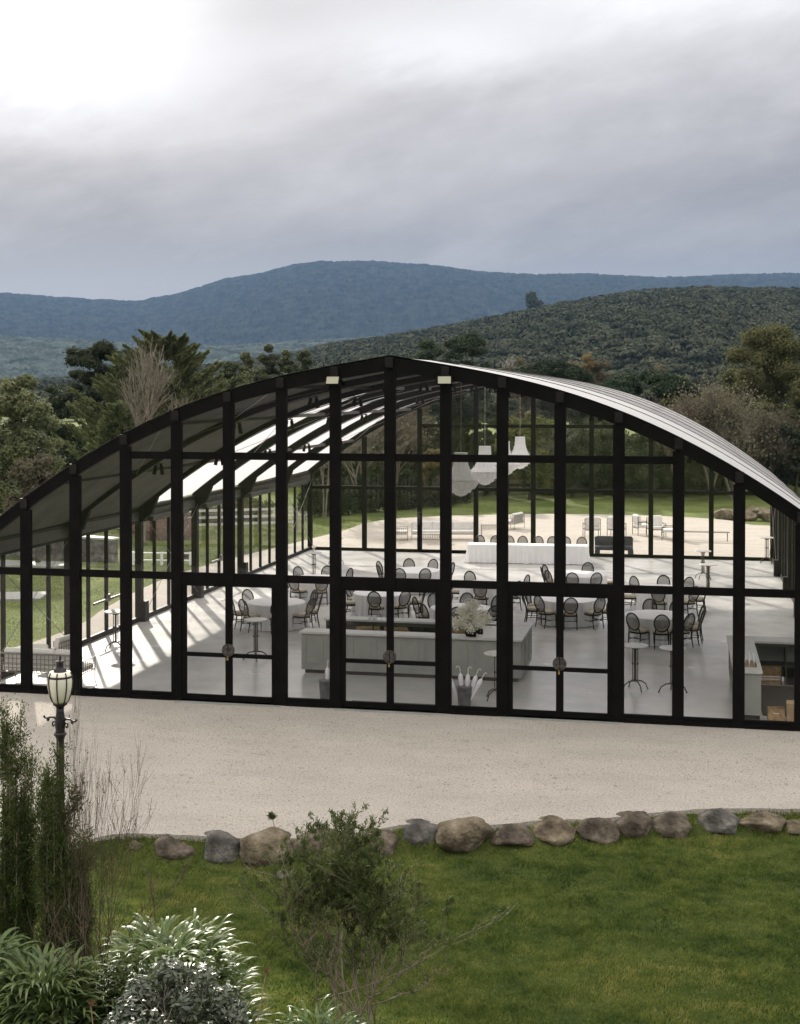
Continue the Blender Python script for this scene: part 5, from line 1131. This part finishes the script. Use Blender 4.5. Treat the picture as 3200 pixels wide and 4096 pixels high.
# five sub-clumps per crown
sub=rg.integers(0,5,n); so_=runit(rg,nC*5).reshape(nC,5,3); so_[:,:,2]=np.abs(so_[:,:,2])*.5; cen=so_[k,sub]*.55
d=runit(rg,n); d[:,2]=np.abs(d[:,2])*1.0-.15; pos=cen+d*np.array([.55,.55,.45])
C=np.stack([X[k],Y[k],hc[k]+s[k]*.75],1)+pos*s[k][:,None]*np.array([1,1,.8])
nr=d+rg.normal(0,.3,(n,3)); nr/=np.linalg.norm(nr,axis=1,keepdims=True); A=np.cross(nr,runit(rg,n));A/=np.linalg.norm(A,axis=1,keepdims=True);B=np.cross(nr,A)
q=(s[k]*rg.uniform(.10,.20,n))[:,None]; V,F=diamonds(C,A*q,B*q*.8)
m=pm('forest_crown',(.026,.033,.022),(.115,.125,.080),.09,1,0,1,space='World',detail=3,spec=0,lo=.3,hi=.7)
tag(npmesh('forest',V,F,'forest_crown'),'dense eucalyptus forest covering the near hill','forest',kind='stuff')
# single trees standing out on the hill
def hilltree(px,Dd_,topdy,w,label,leaf,seed,kind):
    x=CX+Fv[0]*Dd_+Rv[0]*Dd_*(px-1600)/FPX;y=CY+Fv[1]*Dd_+Rv[1]*Dd_*(px-1600)/FPX; h=float(hill(np.array(px*1.),np.array(Dd_*1.),np.array(x),np.array(y))); rg=np.random.default_rng(seed); H=topdy*Dd_/FPX
    t=thing('hill_tree',label,'tree',(x,y,h),0)
    if kind=='dark':
        bl=[(rg.normal(0,.22)*H*.5,rg.normal(0,.22)*H*.5,H*rg.uniform(.4,.95),H*.16,H*.16,H*.15) for _ in range(16)]; V,F=leafcloud(rg,bl,1600,.9,.6); npmesh('crown',V,F,leaf,t); MB().tube([(0,0,-1),(0,0,H*.6)],.5,6).build('trunk','bark',t)
    else:
        S_=[];tips=[]; branch(rg,S_,tips,np.array([0,0,-.5]),np.array([0,0,1.]),H*.42,.24,4,.45,.25,2,.1,.09,.68); V,F=segs_to_mesh(S_,3); V[:,2]*=H/V[:,2].max(); npmesh('trunk',V,F,'bark_pale',t)
hilltree(2138,1000,110,40,'dark pine standing out against the ridge of the near hill','leaf_pine',5,'dark')
hilltree(2033,430,120,90,'dead white gum tree on the lower slope above the roof','twig',6,'pale')
# ---------------------------------------------------------------- haze
hb=MB().box(-5200,-600,-2.0,5200,7300,640); o=hb.build('haze','white_paint')
hm=bpy.data.materials.new('haze'); hm.use_nodes=True; nt=hm.node_tree; nt.nodes.clear(); out=nd(nt,'ShaderNodeOutputMaterial')
pv=nd(nt,'ShaderNodeVolumePrincipled',{'Color':(.38,.58,.97,1),'Density':.000046,'Anisotropy':.2}); nt.links.new(pv.outputs[0],out.inputs['Volume'])
o.data.materials.clear(); o.data.materials.append(hm); tag(o,'pale blue air between the valley and the mountain','haze',kind='stuff'); o.display_type='WIRE'
